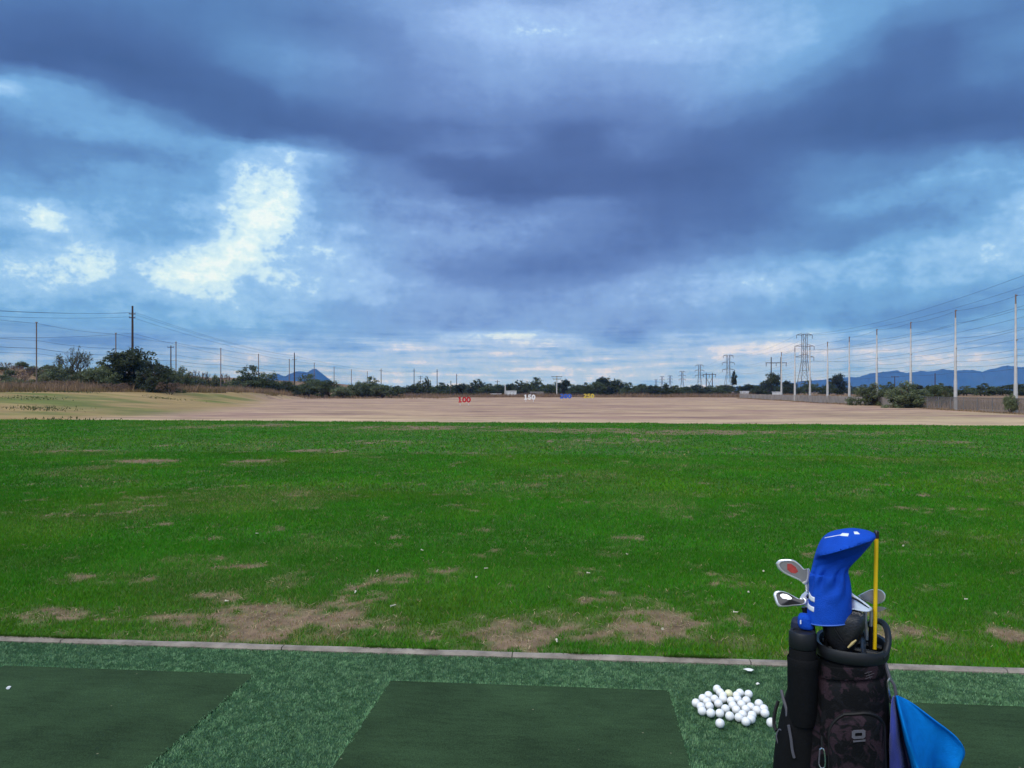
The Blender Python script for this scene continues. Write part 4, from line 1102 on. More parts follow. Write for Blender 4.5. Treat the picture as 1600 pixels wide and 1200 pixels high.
# ------------------------------------------------------------------ yardage signs
M['sign_red'] = material('sign_red', (0.50, 0.012, 0.022), 0.5, var=0.1, vscale=4)
M['sign_white'] = material('sign_white', (0.85, 0.85, 0.85), 0.5, var=0.05, vscale=4)
M['sign_blue'] = material('sign_blue', (0.03, 0.13, 0.60), 0.5, var=0.1, vscale=4)
M['sign_yellow'] = material('sign_yellow', (0.70, 0.52, 0.06), 0.5, var=0.1, vscale=4)
def stroke(mb, path, w, th, closed=False):
    P = [np.array(p, float) for p in path]; n = len(P); L_, R_ = [], []
    for i in range(n):
        a = P[i - 1] if (closed or i > 0) else P[i]; b = P[(i + 1) % n] if (closed or i < n - 1) else P[i]
        t = b - a; t = t / (np.linalg.norm(t) + 1e-9); nn = np.array([-t[1], t[0]]) * w / 2
        L_.append(P[i] + nn); R_.append(P[i] - nn)
    rings = [[(l[0], -th / 2, l[1]), (r_[0], -th / 2, r_[1]), (r_[0], th / 2, r_[1]), (l[0], th / 2, l[1])] for l, r_ in zip(L_, R_)]
    if closed: mb.loft(rings + [rings[0]], False, False)
    else: mb.loft(rings)
def ell(cx, cy, rx, ry, a0, a1, n=20): return [(cx + rx * math.cos(R(a)), cy + ry * math.sin(R(a))) for a in np.linspace(a0, a1, n)]
def digit(ch):
    mb = MB(); s = .24
    if ch == '1':
        stroke(mb, [(.36, 0.1), (.36, 1.0)], .27, .12); stroke(mb, [(.08, .07), (.66, .07)], .14, .125)
        stroke(mb, [(.10, .76), (.36, .93)], .17, .115)
    if ch == '0': stroke(mb, ell(.4, .5, .27, .38, 0, 345, 24), s, .12, True)
    if ch == '5':
        stroke(mb, [(.16, .90), (.70, .90)], .2, .12); stroke(mb, [(.21, .86), (.19, .50)], .18, .115)
        stroke(mb, ell(.38, .33, .27, .23, 145, -150), .2, .125)
    if ch == '2':
        stroke(mb, ell(.38, .70, .24, .20, 165, -20, 14) + [(.16, .12)], .2, .12); stroke(mb, [(.06, .1), (.74, .1)], .2, .125)
    return mb
def yard_sign(txt, px0, px1, ty, by, d, mat, label):
    x0 = (px0 - 800) / F * d; x1 = (px1 - 800) / F * d; xc = (x0 + x1) / 2; zb = tz(xc, d)
    z0 = HC + (HOR - by) / F * d - zb; h = (by - ty) / F * d; w = (x1 - x0) / 3
    t = thing('yardage_sign', label, 'sign', (xc, d, zb), 0, 'yardage signs')
    for i, ch in enumerate(txt):
        o = digit(ch).build('digit', M[mat], t, smooth=False)
        o.scale = (w / .78, 1.0, h); o.location = ((i - 1.5) * w, 0, z0)
    for s in (-1, 1): MB().tube([(s * w * .98, .1, -.15), (s * w * .98, .1, z0 + h * .7)], .04, 6).build('post', M['sign_white'], t)
    MB().box((0, .11, z0 + h * .22), (w * 2.5, .05, .07)).build('rail', M[mat], t, smooth=False)
    return t
yard_sign('100', 715.5, 735.5, 620, 629, 112, 'sign_red', 'red 100 yard sign on short white feet')
yard_sign('150', 818.5, 836.5, 616.5, 624.5, 150, 'sign_white', 'white 150 yard sign')
yard_sign('200', 874.5, 893, 615.5, 622.6, 186, 'sign_blue', 'blue 200 yard sign')
yard_sign('250', 911.5, 928.5, 615.2, 622, 214, 'sign_yellow', 'yellow 250 yard sign')

# ------------------------------------------------------------------ golf balls
M['ball'] = material('ball_white', (0.80, 0.81, 0.82), 0.38, spec=0.45, var=0.10, vscale=45)
M['ball_yellow'] = material('ball_cream', (0.76, 0.76, 0.50), 0.32, spec=0.5, var=0.04, vscale=40)
def ball_mesh(mat, name):
    import bmesh
    bm = bmesh.new(); bmesh.ops.create_icosphere(bm, subdivisions=5, radius=0.02135)
    P = np.array([v.co[:] for v in bm.verts]); N = P / np.linalg.norm(P, axis=1)[:, None]
    k = 320; i = np.arange(k) + .5; ph = np.arccos(1 - 2 * i / k); th = np.pi * (1 + 5 ** .5) * i
    D = np.stack([np.cos(th) * np.sin(ph), np.sin(th) * np.sin(ph), np.cos(ph)], 1)
    ang = np.arccos(np.clip((N @ D.T).max(1), -1, 1))
    dep = 0.00035 * np.clip(1 - (ang / 0.092) ** 2, 0, 1)
    P = N * (0.02135 - dep)[:, None]
    for v, p in zip(bm.verts, P): v.co = p
    me = bpy.data.meshes.new(name); bm.to_mesh(me); bm.free()
    me.polygons.foreach_set('use_smooth', np.ones(len(me.polygons), bool)); me.materials.append(mat)
    return me
bmw, bmy = ball_mesh(M['ball'], 'golf_ball'), ball_mesh(M['ball_yellow'], 'golf_ball_cream')
BZ = [(605, 460), (665, 520), (785, 535), (470, 560), (385, 610), (275, 678), (445, 655), (580, 618), (360, 735), (375, 805), (510, 835), (475, 730), (640, 840), (625, 690), (710, 620), (690, 560),
      (735, 770), (800, 640), (850, 720), (820, 885), (905, 785), (905, 560), (965, 525), (1090, 540), (1050, 640), (930, 625), (985, 700), (1060, 775), (1125, 745), (1222, 790), (1258, 690), (1335, 770), (1352, 838),
      (930, 900), (1000, 860), (1150, 870), (1060, 965), (1130, 930), (650, 995)]
BP = np.array([[gp(1060 + a / 10, 1030 + b / 10, 0.033).x, gp(1060 + a / 10, 1030 + b / 10, 0.033).y] for a, b in BZ])
for _ in range(200):
    for i in range(len(BP)):
        for j in range(i):
            dv = BP[i] - BP[j]; dd = np.linalg.norm(dv)
            if dd < 0.0432:
                mv = dv / (dd + 1e-9) * (0.0433 - dd) / 2; BP[i] += mv; BP[j] -= mv
for i, p in enumerate(BP):
    cream = i == 2
    o = link('golf_ball', bmy if cream else bmw)
    o.location = (p[0], p[1], 0.031); o.rotation_euler = (random.uniform(0, 6), random.uniform(0, 6), random.uniform(0, 6))
    lab = {2: 'cream-coloured golf ball at the back of the white pile', 38: 'single white golf ball lying in front of the pile', 5: 'white golf ball at the left tip of the pile',
           0: 'white golf ball at the back left top of the pile', 36: 'white golf ball at the front right corner of the pile'}.get(i, 'white golf ball in the loose pile on the turf')
    tag(o, lab, 'golf ball', 'golf balls piled beside the golf bag')

# litter
M['paper'] = material('paper', (0.78, 0.78, 0.76), 0.8, var=0.06, vscale=80)
def scrap(px, py, w, h, label, z=0.02, seed=1, name='paper_scrap'):
    p = gp(px, py, z); r = random.Random(seed); mb = MB()
    n = 9; ring = [(math.cos(2 * math.pi * i / n) * w * r.uniform(.7, 1.1), math.sin(2 * math.pi * i / n) * h * r.uniform(.6, 1.1), r.uniform(-.003, .006)) for i in range(n)]
    mb.loft([[(a, b, c - .001) for a, b, c in ring], [(a, b, c + .001) for a, b, c in ring], [(a * .4, b * .4, c * .3 + .008) for a, b, c in ring]])
    o = mb.build(name, M['paper']); o.location = p
    tag(o, label, 'scrap'); return o
scrap(1171, 1047, .034, .024, 'crumpled white paper scrap on turf behind the ball pile', seed=3)
scrap(1184, 1069, .012, .010, 'tiny white scrap on turf right of the ball pile', seed=4)
scrap(13, 1075, .012, .014, 'small white scrap on the left tee mat', .014, 5)
M['tee_wood'] = material('tee_wood', (0.55, 0.51, 0.40), 0.6, var=0.1, vscale=60)
mbt = MB(); mbt.lathe([(.0005, 0), (.0028, .006), (.0028, .034), (.0055, .041), (.006, .043)], n=8)
tee_m = bpy.data.meshes.new('broken_tee'); tee_m.from_pydata([(x * 1.3, z - .02, y * 1.3) for x, y, z in mbt.v], [], mbt.f); tee_m.update(); tee_m.materials.append(M['tee_wood'])
r7 = random.Random(5)
TEES_ = [(1412, 855), (1440, 935), (1330, 990), (1390, 965), (1193, 896), (1222, 905), (402, 835), (238, 928), (355, 942), (900, 938), (745, 906), (1005, 935), (870, 1005), (430, 895), (590, 895), (190, 911), (760, 892),
        (690, 952), (615, 950), (715, 990), (980, 870), (1100, 905), (1150, 960), (830, 895), (1510, 940), (1545, 965), (660, 862), (470, 860), (1035, 985), (85, 940), (555, 930), (300, 900), (1170, 930), (1290, 1010), (920, 900)]
TEES = TEES_[::2]
for px, py in TEES:
    x, y = gp(px, py).xy
    o = link('broken_tee', tee_m)
    o.location = (x, y, float(lawn_z(np.array([x]), np.array([y]))[0]) + .014)
    o.rotation_euler = (r7.uniform(-.2, .2), r7.uniform(-.2, .2), r7.uniform(0, 3.1)); o.scale = (1.15, r7.uniform(.35, 1.1), 1.15)
    tag(o, 'small broken wooden tee lying in the grass before the kerb', 'tee', 'broken tees in the grass')

# ------------------------------------------------------------------ golf bag
BX, BY = 0.945, 2.12
AZ = math.atan2(BX, BY); SA, CA = math.sin(AZ), math.cos(AZ)
def B(px, py, off=0.0):
    rx, rz = (px - 800) / F, (HOR - py) / F
    t = (SA * BX + CA * BY + off) / (SA * rx + CA)
    X, Y, Z = rx * t, t, HC + rz * t
    return ((X - BX) * CA - (Y - BY) * SA, off, Z)
BAG = (BX, BY, 0.0)
def bthing(name, label, cat, group=None): return thing(name, label, cat, BAG, -AZ, group)

def camo_hook(k, ob, c, bs):
    n = k.noise(ob, 17, 3, 0.55, 1.2); n2 = k.noise(ob, 26, 3, 0.5, 1.5)
    c = k.mix(k.mr(n, .50, .55), c, (0.026, 0.016, 0.023))
    c = k.mix(k.mr(n2, .56, .60), c, (0.008, 0.0085, 0.011))
    return k.scale(c, k.mr(k.noise(ob, 420, 2, .6), .3, .7, .75, 1.25))
M['camo'] = material('bag_camo', (0.0045, 0.005, 0.0065), 0.8, spec=0.12, hook=camo_hook, bump=0.35, bscale=300)
M['bag_black'] = material('bag_black', (0.0045, 0.005, 0.0065), 0.75, spec=0.15, var=0.25, vscale=60, bump=0.3, bscale=350)
M['plastic'] = material('bag_plastic', (0.010, 0.0115, 0.015), 0.45, spec=0.4, var=0.15, vscale=40)
M['zip'] = material('zip_tape', (0.004, 0.004, 0.005), 0.6)
M['grey_trim'] = material('grey_trim', (0.085, 0.085, 0.105), 0.5, var=0.1, vscale=60)
M['silver'] = material('silver_metal', (0.62, 0.63, 0.66), 0.25, metal=1.0)
M['chrome'] = material('club_chrome', (0.90, 0.91, 0.93), 0.28, metal=0.75, var=0.08, vscale=50)
M['satin'] = material('club_satin', (0.42, 0.43, 0.46), 0.38, metal=0.9, var=0.12, vscale=60)
M['club_dark'] = material('club_dark', (0.035, 0.036, 0.042), 0.3, metal=0.6)
M['graphite'] = material('shaft_black', (0.008, 0.008, 0.010), 0.25, spec=0.5)
M['red_badge'] = material('red_badge', (0.40, 0.055, 0.05), 0.4, var=0.3, vscale=90)
M['yellow'] = material('stick_yellow', (0.86, 0.56, 0.006), 0.4, var=0.06, vscale=30)
M['blue_cover'] = material('cover_blue', (0.003, 0.068, 0.50), 0.7, spec=0.2, var=0.16, vscale=30, bump=0.5, bscale=420)
M['cover_white'] = material('cover_white', (0.72, 0.76, 0.84), 0.5, var=0.05, vscale=60)
M['towel'] = material('towel_blue', (0.003, 0.20, 0.66), 0.95, spec=0.05, var=0.18, vscale=30, bump=0.7, bscale=420)
M['towel_violet'] = material('towel_violet', (0.035, 0.055, 0.30), 0.9, spec=0.1, var=0.12, vscale=30, bump=0.5, bscale=420, sheen=0.3)  # left fold of the towel, a darker violet-blue than the main cloth
M['leather'] = material('black_leather', (0.013, 0.014, 0.018), 0.34, spec=0.5, var=0.2, vscale=60, bump=0.25, bscale=180)
M['gold'] = material('gold_print', (0.42, 0.33, 0.14), 0.5)
M['navy'] = material('navy_fabric', (0.010, 0.016, 0.045), 0.7, var=0.2, vscale=60)

def sup(t, p):
    c, s = math.cos(t), math.sin(t)
    return math.copysign(abs(c) ** (2 / p), c), math.copysign(abs(s) ** (2 / p), s)

bag = bthing('golf_bag', 'black and plum camouflage golf bag standing on the turf at right', 'golf bag')
ROWS = [(1016, 1277, 1386), (1035, 1274, 1387), (1060, 1268, 1388), (1100, 1256, 1391), (1150, 1245, 1395), (1200, 1234, 1397), (1260, 1230, 1392), (1340, 1230, 1380), (1420, 1233, 1368), (1500, 1238, 1358)]
prof = []
for py, l, r_ in ROWS:
    a, b = B(l, py), B(r_, py); prof.append((a[2], (a[0] + b[0]) / 2, (b[0] - a[0]) / 2))
prof.append((0.01, prof[-1][1], prof[-1][2]))
PZ = [p[0] for p in prof][::-1]; PCX = [p[1] for p in prof][::-1]; PHW = [p[2] for p in prof][::-1]
def bhd(z): return float(np.interp(z, [0, .5, .7, .84, .9], [.125, .125, .118, .105, .10]))
def body_front(x, z, extra=0.0):
    cx = np.interp(z, PZ, PCX); hw = np.interp(z, PZ, PHW) ; e = min(.985, abs((x - cx) / hw))
    return -bhd(z) * (1 - e ** 2.6) ** (1 / 2.6) - extra
mb = MB(); rings = []
zs = np.linspace(0.012, prof[0][0], 40)
for z in zs:
    cx, hw = np.interp(z, PZ, PCX), np.interp(z, PZ, PHW)
    rings.append([(cx + hw * sup(t, 2.6)[0], bhd(z) * sup(t, 2.6)[1], float(z)) for t in np.linspace(0, 2 * math.pi, 56, endpoint=False)])
mb.loft(rings, True, False); mb.build('body', M['camo'], bag)
mb = MB(); mb.lathe([(.135, 0.0), (.14, .012), (.14, .05), (.132, .06)], (prof[-1][1], 0, -.0), 32); base = mb.build('base', M['plastic'], bag)
# cuff, rim, dividers
zr = B(1330, 1020, -.10)[2]; cxr = prof[0][1]; hwr = prof[0][2] * 1.02
def oval(z, k, dy=1.0, tilt=0.0, n=56): return [(cxr + hwr * k * sup(t, 2.5)[0], .108 * k * dy * sup(t, 2.5)[1], z + tilt * sup(t, 2.5)[1]) for t in np.linspace(0, 2 * math.pi, n, endpoint=False)]
mb = MB(); mb.loft([oval(zr - .030, 1.0), oval(zr - .024, 1.04), oval(zr - .006, 1.06), oval(zr + .004, 1.02), oval(zr + .002, .93), oval(zr - .02, .89), oval(zr - .12, .87)], False, False)
cuff = mb.build('cuff', M['plastic'], bag)
mb = MB(); mb.add(oval(zr - .115, .88), [tuple(range(56))]); mb.build('liner', M['zip'], cuff)
for fx_, fy_ in ((-.33, None), (.33, None), (None, -.3), (None, .35)):
    mb = MB()
    if fx_ is not None: mb.tube([(cxr + fx_ * hwr, -.092, zr - .016), (cxr + fx_ * hwr, 0, zr - .008), (cxr + fx_ * hwr, .092, zr - .016)], .0075, 8)
    else: mb.tube([(cxr - hwr * .84, fy_ * .1, zr - .018), (cxr, fy_ * .1, zr - .010), (cxr + hwr * .84, fy_ * .1, zr - .018)], .0075, 8)
    mb.build('divider', M['plastic'], cuff)
hp = [B(1377, 1028, -.075), B(1384, 1020, -.055), B(1388, 1004, -.03), B(1387, 988, .0), B(1383, 977, .03), B(1374, 971, .06), B(1364, 971, .085), B(1357, 977, .098)]
def smooth_path(P, n=6):
    P = [Vector(p) for p in P]; out = []
    for i in range(len(P) - 1):
        p0, p1, p2, p3 = P[max(i - 1, 0)], P[i], P[i + 1], P[min(i + 2, len(P) - 1)]
        for t in np.linspace(0, 1, n, endpoint=False):
            out.append(0.5 * ((2 * p1) + (p2 - p0) * t + (2 * p0 - 5 * p1 + 4 * p2 - p3) * t * t + (3 * p1 - p0 - 3 * p2 + p3) * t ** 3))
    return out + [P[-1]]
MB().tube(smooth_path(hp), .0085, 10).build('handle', M['plastic'], bag)

def puffy(outline, depth, name, mat, rise=(0, .5, .85, 1, 1), shrink=(0, .02, .07, .16, .5), parent=None, base_extra=0.001):
    """a padded panel that follows the body front; outline as picture points"""
    P = [B(px, py, -.1) for px, py in outline]; P = [(p[0], p[2]) for p in P]
    cx = sum(p[0] for p in P) / len(P); cz = sum(p[1] for p in P) / len(P)
    mb = MB(); rings = []
    for rs, sh in zip(rise, shrink):
        ring = []
        for x, z in P:
            xx, zz_ = x + (cx - x) * sh, z + (cz - z) * sh
            ring.append((xx, body_front(xx, zz_, base_extra + depth * rs), zz_))
        rings.append(ring)
    mb.loft(rings, False, True)
    return mb.build(name, mat, parent or bag)
def arc(cx, cy, rx, ry, a0, a1, n): return [(cx + rx * math.cos(R(a)), cy - ry * math.sin(R(a))) for a in np.linspace(a0, a1, n)]
def side(a, b, n): return [(a[0] + (b[0] - a[0]) * t, a[1] + (b[1] - a[1]) * t) for t in np.linspace(0, 1, n, endpoint=False)]
up = side((1282, 1042), (1383, 1042), 10) + side((1383, 1042), (1384, 1062), 4) + side((1384, 1062), (1281, 1062), 10) + side((1281, 1062), (1282, 1042), 4)
puffy(up, .006, 'collar_panel', M['camo'])
lo = side((1281, 1066), (1385, 1066), 10) + side((1385, 1066), (1392, 1290), 12) + side((1392, 1290), (1281, 1290), 10) + side((1281, 1290), (1281, 1066), 12)
puffy(lo, .010, 'front_panel', M['camo'], base_extra=.0005)
# arched pocket with zip
def arch(inset):
    return side((1296 + inset, 1300), (1294 + inset, 1142), 8) + arc(1338, 1140, 44 - inset, 37 - inset, 180, 118, 8) + side((1318, 1106.5 + inset), (1357, 1105 + inset), 5) + arc(1338, 1140, 46 - inset, 37 - inset, 62, 0, 8) + side((1384 - inset, 1142), (1388 - inset, 1300), 8) + side((1388 - inset, 1300), (1296 + inset, 1300), 8)
pk = puffy(arch(0), .034, 'pocket', M['camo'], base_extra=.011)
def on_pocket(px, py, lift):
    p = B(px, py, -.12); return (p[0], body_front(p[0], p[2], .046 + lift), p[2])
zp = [B(px, py, -.11) for px, py in arch(2.5)[:37]]
MB().tube([(p[0], body_front(p[0], p[2], .030), p[2]) for p in zp], .0042, 8).build('zip', M['zip'], pk)
# badge: rounded ring with a dark slot and a thin line below
mb = MB()
ring_o = [(1331, 1133), (1334, 1131), (1349, 1131), (1352, 1133), (1352, 1141), (1349, 1143.5), (1334, 1143.5), (1331, 1141)]
ring_i = [(1336, 1135.5), (1337, 1134.5), (1346, 1134.5), (1347, 1135.5), (1347, 1139), (1346, 1140), (1337, 1140), (1336, 1139)]
mb.loft([[on_pocket(*p, .0) for p in ring_o], [on_pocket(*p, .004) for p in ring_o], [on_pocket(*p, .004) for p in ring_i], [on_pocket(*p, .0) for p in ring_i]], False, False)
mb.build('logo', M['grey_trim'], pk)
mb = MB(); mb.loft([[on_pocket(*p, .001) for p in ((1333, 1146), (1352, 1145.5), (1352, 1148), (1333, 1148.5))], [on_pocket(*p, .003) for p in ((1333, 1146), (1352, 1145.5), (1352, 1148), (1333, 1148.5))]]); mb.build('logo_line', M['grey_trim'], pk)
# embroidered mark on the collar
for i, (a, b) in enumerate((((1351, 1051), (1362, 1049)), ((1353, 1055), (1366, 1052.5)), ((1352, 1059), (1363, 1057)), ((1356, 1047.5), (1360, 1060)))):
    q0, q1 = B(*a, -.1), B(*b, -.1)
    MB().tube([(q0[0], body_front(q0[0], q0[2], .0075), q0[2]), (q1[0], body_front(q1[0], q1[2], .0075), q1[2])], .0011, 5).build('embroidery', material('embroidery%d' % i, (.045, .04, .05), .8), bag)

# left flank pocket and bottle sleeve
SR = [(1040, 1240, 1276), (1075, 1230, 1278), (1105, 1221, 1279), (1150, 1212, 1281), (1200, 1207, 1282), (1260, 1206, 1282), (1330, 1210, 1280), (1400, 1222, 1276)]
mb = MB(); rings = []
for i, (py, l, r_) in enumerate(SR):
    a, b = B(l, py, -.03), B(r_, py, -.03); cx, hw = (a[0] + b[0]) / 2, (b[0] - a[0]) / 2
    hd = .085 * min(1, .55 + .2 * i)
    rings.append([(cx + hw * sup(t, 3)[0], -.03 + hd * sup(t, 3)[1], a[2]) for t in np.linspace(0, 2 * math.pi, 36, endpoint=False)])
mb.loft(rings); sp_ = mb.build('side_pocket', M['bag_black'], bag, sub=1)
bc = B(1253.5, 1040, -.10)
mb = MB(); ztop = B(1253, 1036, -.13)[2]; zlow = B(1253, 1140, -.13)[2]
mb.lathe([(.034, zlow), (.0385, zlow + .03), (.0395, ztop - .02), (.0405, ztop), (.0385, ztop + .003), (.037, ztop - .004)], (bc[0], -.085, 0), 32)
mb.build('bottle_sleeve', M['bag_black'], bag)
bt = bthing('drink_bottle', 'matt black round bottle standing in the left sleeve of the golf bag', 'bottle')
zc = B(1253, 992, -.12)[2]
MB().lathe([(.030, zlow + .01), (.0355, zlow + .02), (.0355, zc - .048), (.0345, zc - .045)], (bc[0], -.085, 0), 32).build('bottle_body', M['bag_black'], bt)
MB().lathe([(.0345, zc - .043), (.036, zc - .041), (.036, zc - .006), (.033, zc + .001), (.026, zc + .001), (.024, zc - .002), (.002, zc - .002)], (bc[0], -.085, 0), 32).build('lid', M['plastic'], bt)
# grey piping, buckle and cord on the flank
def line(pts, r_, name, mat, parent, off=-.1): 
    return MB().tube(smooth_path([B(px, py, o) if True else 0 for px, py, o in pts], 4), r_, 7).build(name, M[mat], parent)
line([(1221, 1078, -.07), (1224, 1092, -.08), (1229, 1108, -.09), (1230, 1120, -.095)], .0045, 'webbing', 'grey_trim', bag)
line([(1232, 1133, -.112), (1236, 1155, -.115), (1238, 1172, -.117), (1241, 1184, -.118)], .004, 'piping', 'grey_trim', bag)
line([(1217, 1140, -.085), (1213, 1150, -.085), (1218, 1166, -.09), (1226, 1172, -.1), (1229, 1160, -.105), (1222, 1142, -.095), (1217, 1140, -.085)], .0022, 'cord', 'grey_trim', bag)
line([(1222, 1172, -.1), (1227, 1182, -.105), (1232, 1198, -.11), (1232, 1230, -.112)], .002, 'cord', 'grey_trim', bag)
line([(1216, 1095, -.04), (1211, 1112, -.05), (1209, 1130, -.06), (1213, 1142, -.075)], .005, 'elastic_band', 'zip', bag)
hb = link('golf_ball', bmw); q_ = B(1205, 1129, -.05); hb.location = Vector((BX + q_[0] * CA + q_[1] * SA, BY - q_[0] * SA + q_[1] * CA, q_[2])); hb.scale = (.62, .62, .62)
tag(hb, 'white ball held by an elastic on the left side of the golf bag', 'golf ball')

def carabiner(name, label, pts, r_, gate):
    t = bthing(name, label, 'carabiner')
    MB().tube(smooth_path([B(*p) for p in pts], 5), r_, 8).build('ring', M['silver'], t)
    MB().tube([B(*p) for p in gate], r_ * .9, 8).build('gate', M['grey_trim'], t)
    return t
carabiner('carabiner', 'small silver carabiner hanging low on the left of the pocket', [(1281, 1171, -.15), (1285, 1169, -.15), (1288, 1174, -.15), (1289.5, 1190, -.15), (1288, 1199, -.15), (1283, 1200, -.15), (1279.5, 1194, -.15)], .0023, [(1281, 1171, -.15), (1279.5, 1194, -.15)])
MB().tube([B(1284, 1150, -.14), B(1285, 1170, -.15)], .003, 6).build('cord', M['zip'], bag)

# towel and its clip
line([(1382, 1030, -.05), (1386, 1045, -.06), (1391, 1062, -.065)], .0045, 'loop', 'grey_trim', bag)
carabiner('carabiner', 'silver carabiner holding the blue towel on the bag', [(1391, 1059, -.065), (1387.5, 1066, -.065), (1388, 1078, -.065), (1391, 1094, -.065), (1394, 1098, -.065), (1397, 1096, -.065)], .0045, [(1391, 1061, -.065), (1397, 1070, -.065), (1400, 1084, -.065), (1400, 1092, -.065)])
tw = bthing('towel', 'bright blue microfibre towel hanging from the right side of the golf bag', 'towel')
# rows of picture points (left to right across the folds) with depth offsets
TW = [
 [(1396, 1088, -.075), (1398, 1087, -.06), (1399, 1087, -.06), (1401, 1087, -.085), (1402, 1087, -.08), (1403, 1087, -.07), (1404, 1088, -.065), (1405, 1089, -.06)],
 [(1392, 1104, -.085), (1398, 1103, -.075), (1401, 1103, -.03), (1404, 1102, -.10), (1408, 1102, -.09), (1414, 1101, -.07), (1420, 1100, -.06), (1426, 1100, -.055)],
 [(1391, 1130, -.095), (1401, 1130, -.085), (1406, 1130, .03), (1411, 1129, -.14), (1417, 1129, -.10), (1432, 1127, -.06), (1448, 1125, -.055), (1460, 1125, -.05)],
 [(1390, 1160, -.10), (1404, 1160, -.085), (1411, 1161, .06), (1419, 1160, -.165), (1426, 1160, -.115), (1447, 1158, -.05), (1474, 1155, -.055), (1495, 1152, -.045)],
 [(1390, 1188, -.10), (1408, 1188, -.085), (1417, 1190, .07), (1428, 1188, -.175), (1435, 1189, -.12), (1456, 1188, -.045), (1484, 1184, -.055), (1506, 1176, -.04)],
 [(1391, 1220, -.10), (1411, 1222, -.085), (1422, 1224, .07), (1436, 1222, -.18), (1444, 1223, -.12), (1462, 1222, -.045), (1482, 1216, -.055), (1497, 1204, -.045)],
 [(1393, 1290, -.10), (1412, 1294, -.085), (1424, 1296, -.04), (1438, 1294, -.13), (1446, 1295, -.105), (1460, 1292, -.045), (1470, 1284, -.055), (1480, 1262, -.045)]]
nr, nc = len(TW), len(TW[0]); fr = []
for row in TW: fr.append([tuple(v) for v in smooth_path([B(*p) for p in row], 5)])
cols = list(zip(*fr)); cols = [smooth_path(c, 5) for c in cols]
Pv = [[cols[j][i] for j in range(len(cols))] for i in range(len(cols[0]))]
n1, n2 = len(Pv), len(Pv[0])
for i in range(n1):
    for j in range(n2):
        t_ = i / n1; p = Pv[i][j]
        Pv[i][j] = Vector((p[0], p[1] + .022 * t_ * math.sin(j * .55 + i * .20 + 1.0) * (j > 12) + .010 * t_ * math.sin(j * .35 - i * .22) + .005 * math.sin(j * 1.3 + i * .55) * t_, p[2]))
for nm, mt, j0, j1 in (('violet_fold', 'towel_violet', 0, 12), ('cloth', 'towel', 12, n2 - 1)):
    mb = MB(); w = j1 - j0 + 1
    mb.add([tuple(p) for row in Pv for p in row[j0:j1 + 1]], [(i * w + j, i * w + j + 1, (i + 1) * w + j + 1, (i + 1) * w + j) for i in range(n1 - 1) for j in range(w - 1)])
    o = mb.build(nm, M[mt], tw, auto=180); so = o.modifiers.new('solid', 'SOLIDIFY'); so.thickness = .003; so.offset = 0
MB().tube([row[-1] for row in Pv], .0024, 6).build('hem', M['towel'], o)

# ------------------------------------------------------------------ clubs, covers and stick in the bag
def shaft(t, a, b, r0, r1, mat, name='shaft'): return MB().tube([B(*a), B(*b)], [r0, r1], 10).build(name, M[mat], t)
def head(t, outline, off, thick, mat, name='head', tiltx=0.0, rim=None, rim_mat=None, recess=.003, badge=None, slope=0.0):
    """club head: bevelled plate whose face looks at the camera; optional sunk face inside a rim"""
    O = smooth_path([(p[0], p[1], 0) for p in outline] + [(outline[0][0], outline[0][1], 0)], 4)[:-1]
    cx = sum(p[0] for p in O) / len(O); cy = sum(p[1] for p in O) / len(O)
    def ring(sh, dep): return [B(p[0] + (cx - p[0]) * sh, p[1] + (cy - p[1]) * sh, off + dep + slope * (p[1] - cy) / 1000) for p in O]
    mb = MB(); mb.loft([ring(.18, thick), ring(.03, thick * .8), ring(0, thick * .5), ring(.02, .0015), ring(.07, 0)] + ([ring(rim, 0.0), ring(rim + .05, recess)] if rim else []))
    h = mb.build(name, M[mat], t, auto=50)
    if rim_mat:
        m2 = MB(); m2.loft([ring(rim + .045, recess - .0012), ring(.95, recess - .0012)], False, True); m2.build('cavity', M[rim_mat], h)
    if badge:
        bo, bm_ = badge; P = [B(px, py, off + recess - .003 + slope * (py - cy) / 1000) for px, py in bo]
        m2 = MB(); m2.loft([[(x, y + .002, z) for x, y, z in P], P]); m2.build('badge', M[bm_], h)
    return h
# upper left iron, cavity back with red badge
t = bthing('golf_iron', 'chrome iron with a red badge in its cavity, upper left in the bag', 'golf club', 'clubs in the golf bag')
head(t, [(1212, 880), (1217, 875), (1228, 873.5), (1240, 875), (1250, 882), (1258, 890), (1264, 888), (1266, 896), (1264, 910), (1257, 914), (1252, 909), (1240, 903), (1227, 897), (1216, 889)], .02, .016, 'chrome', rim=.17, rim_mat='satin', recess=.004,
     badge=([(1230, 881), (1236, 881), (1243, 886), (1247, 893), (1243, 896), (1236, 895), (1230, 890)], 'red_badge'))
shaft(t, (1260, 908, .028), (1262, 926, .028), .0055, .0058, 'chrome', 'hosel')
shaft(t, (1262, 924, .028), (1270, 1016, .03), .0062, .006, 'graphite')
# lower left iron with dark face
t = bthing('golf_iron', 'chrome iron with a dark brushed face, lower left in the bag', 'golf club', 'clubs in the golf bag')
head(t, [(1208, 930), (1210, 925), (1217, 923), (1228, 925), (1240, 931), (1250, 936), (1256, 934), (1262, 938), (1260, 944), (1250, 946), (1238, 947), (1224, 948.5), (1214, 946)], -.01, .014, 'chrome', rim=.16, rim_mat='club_dark', recess=.003, slope=-.5)
MB().tube([B(1251, 939, -.004), B(1256, 932, 0), B(1261, 926, .0)], [.006, .008, .006], 8).build('hosel', M['chrome'], t)
shaft(t, (1259, 936, .0), (1264, 952, .0), .0095, .0085, 'chrome', 'socket')
shaft(t, (1258, 948, .0), (1262, 968, .0), .0105, .010, 'graphite', 'ferrule'); shaft(t, (1262, 964, .0), (1270, 1018, .0), .007, .007, 'graphite')
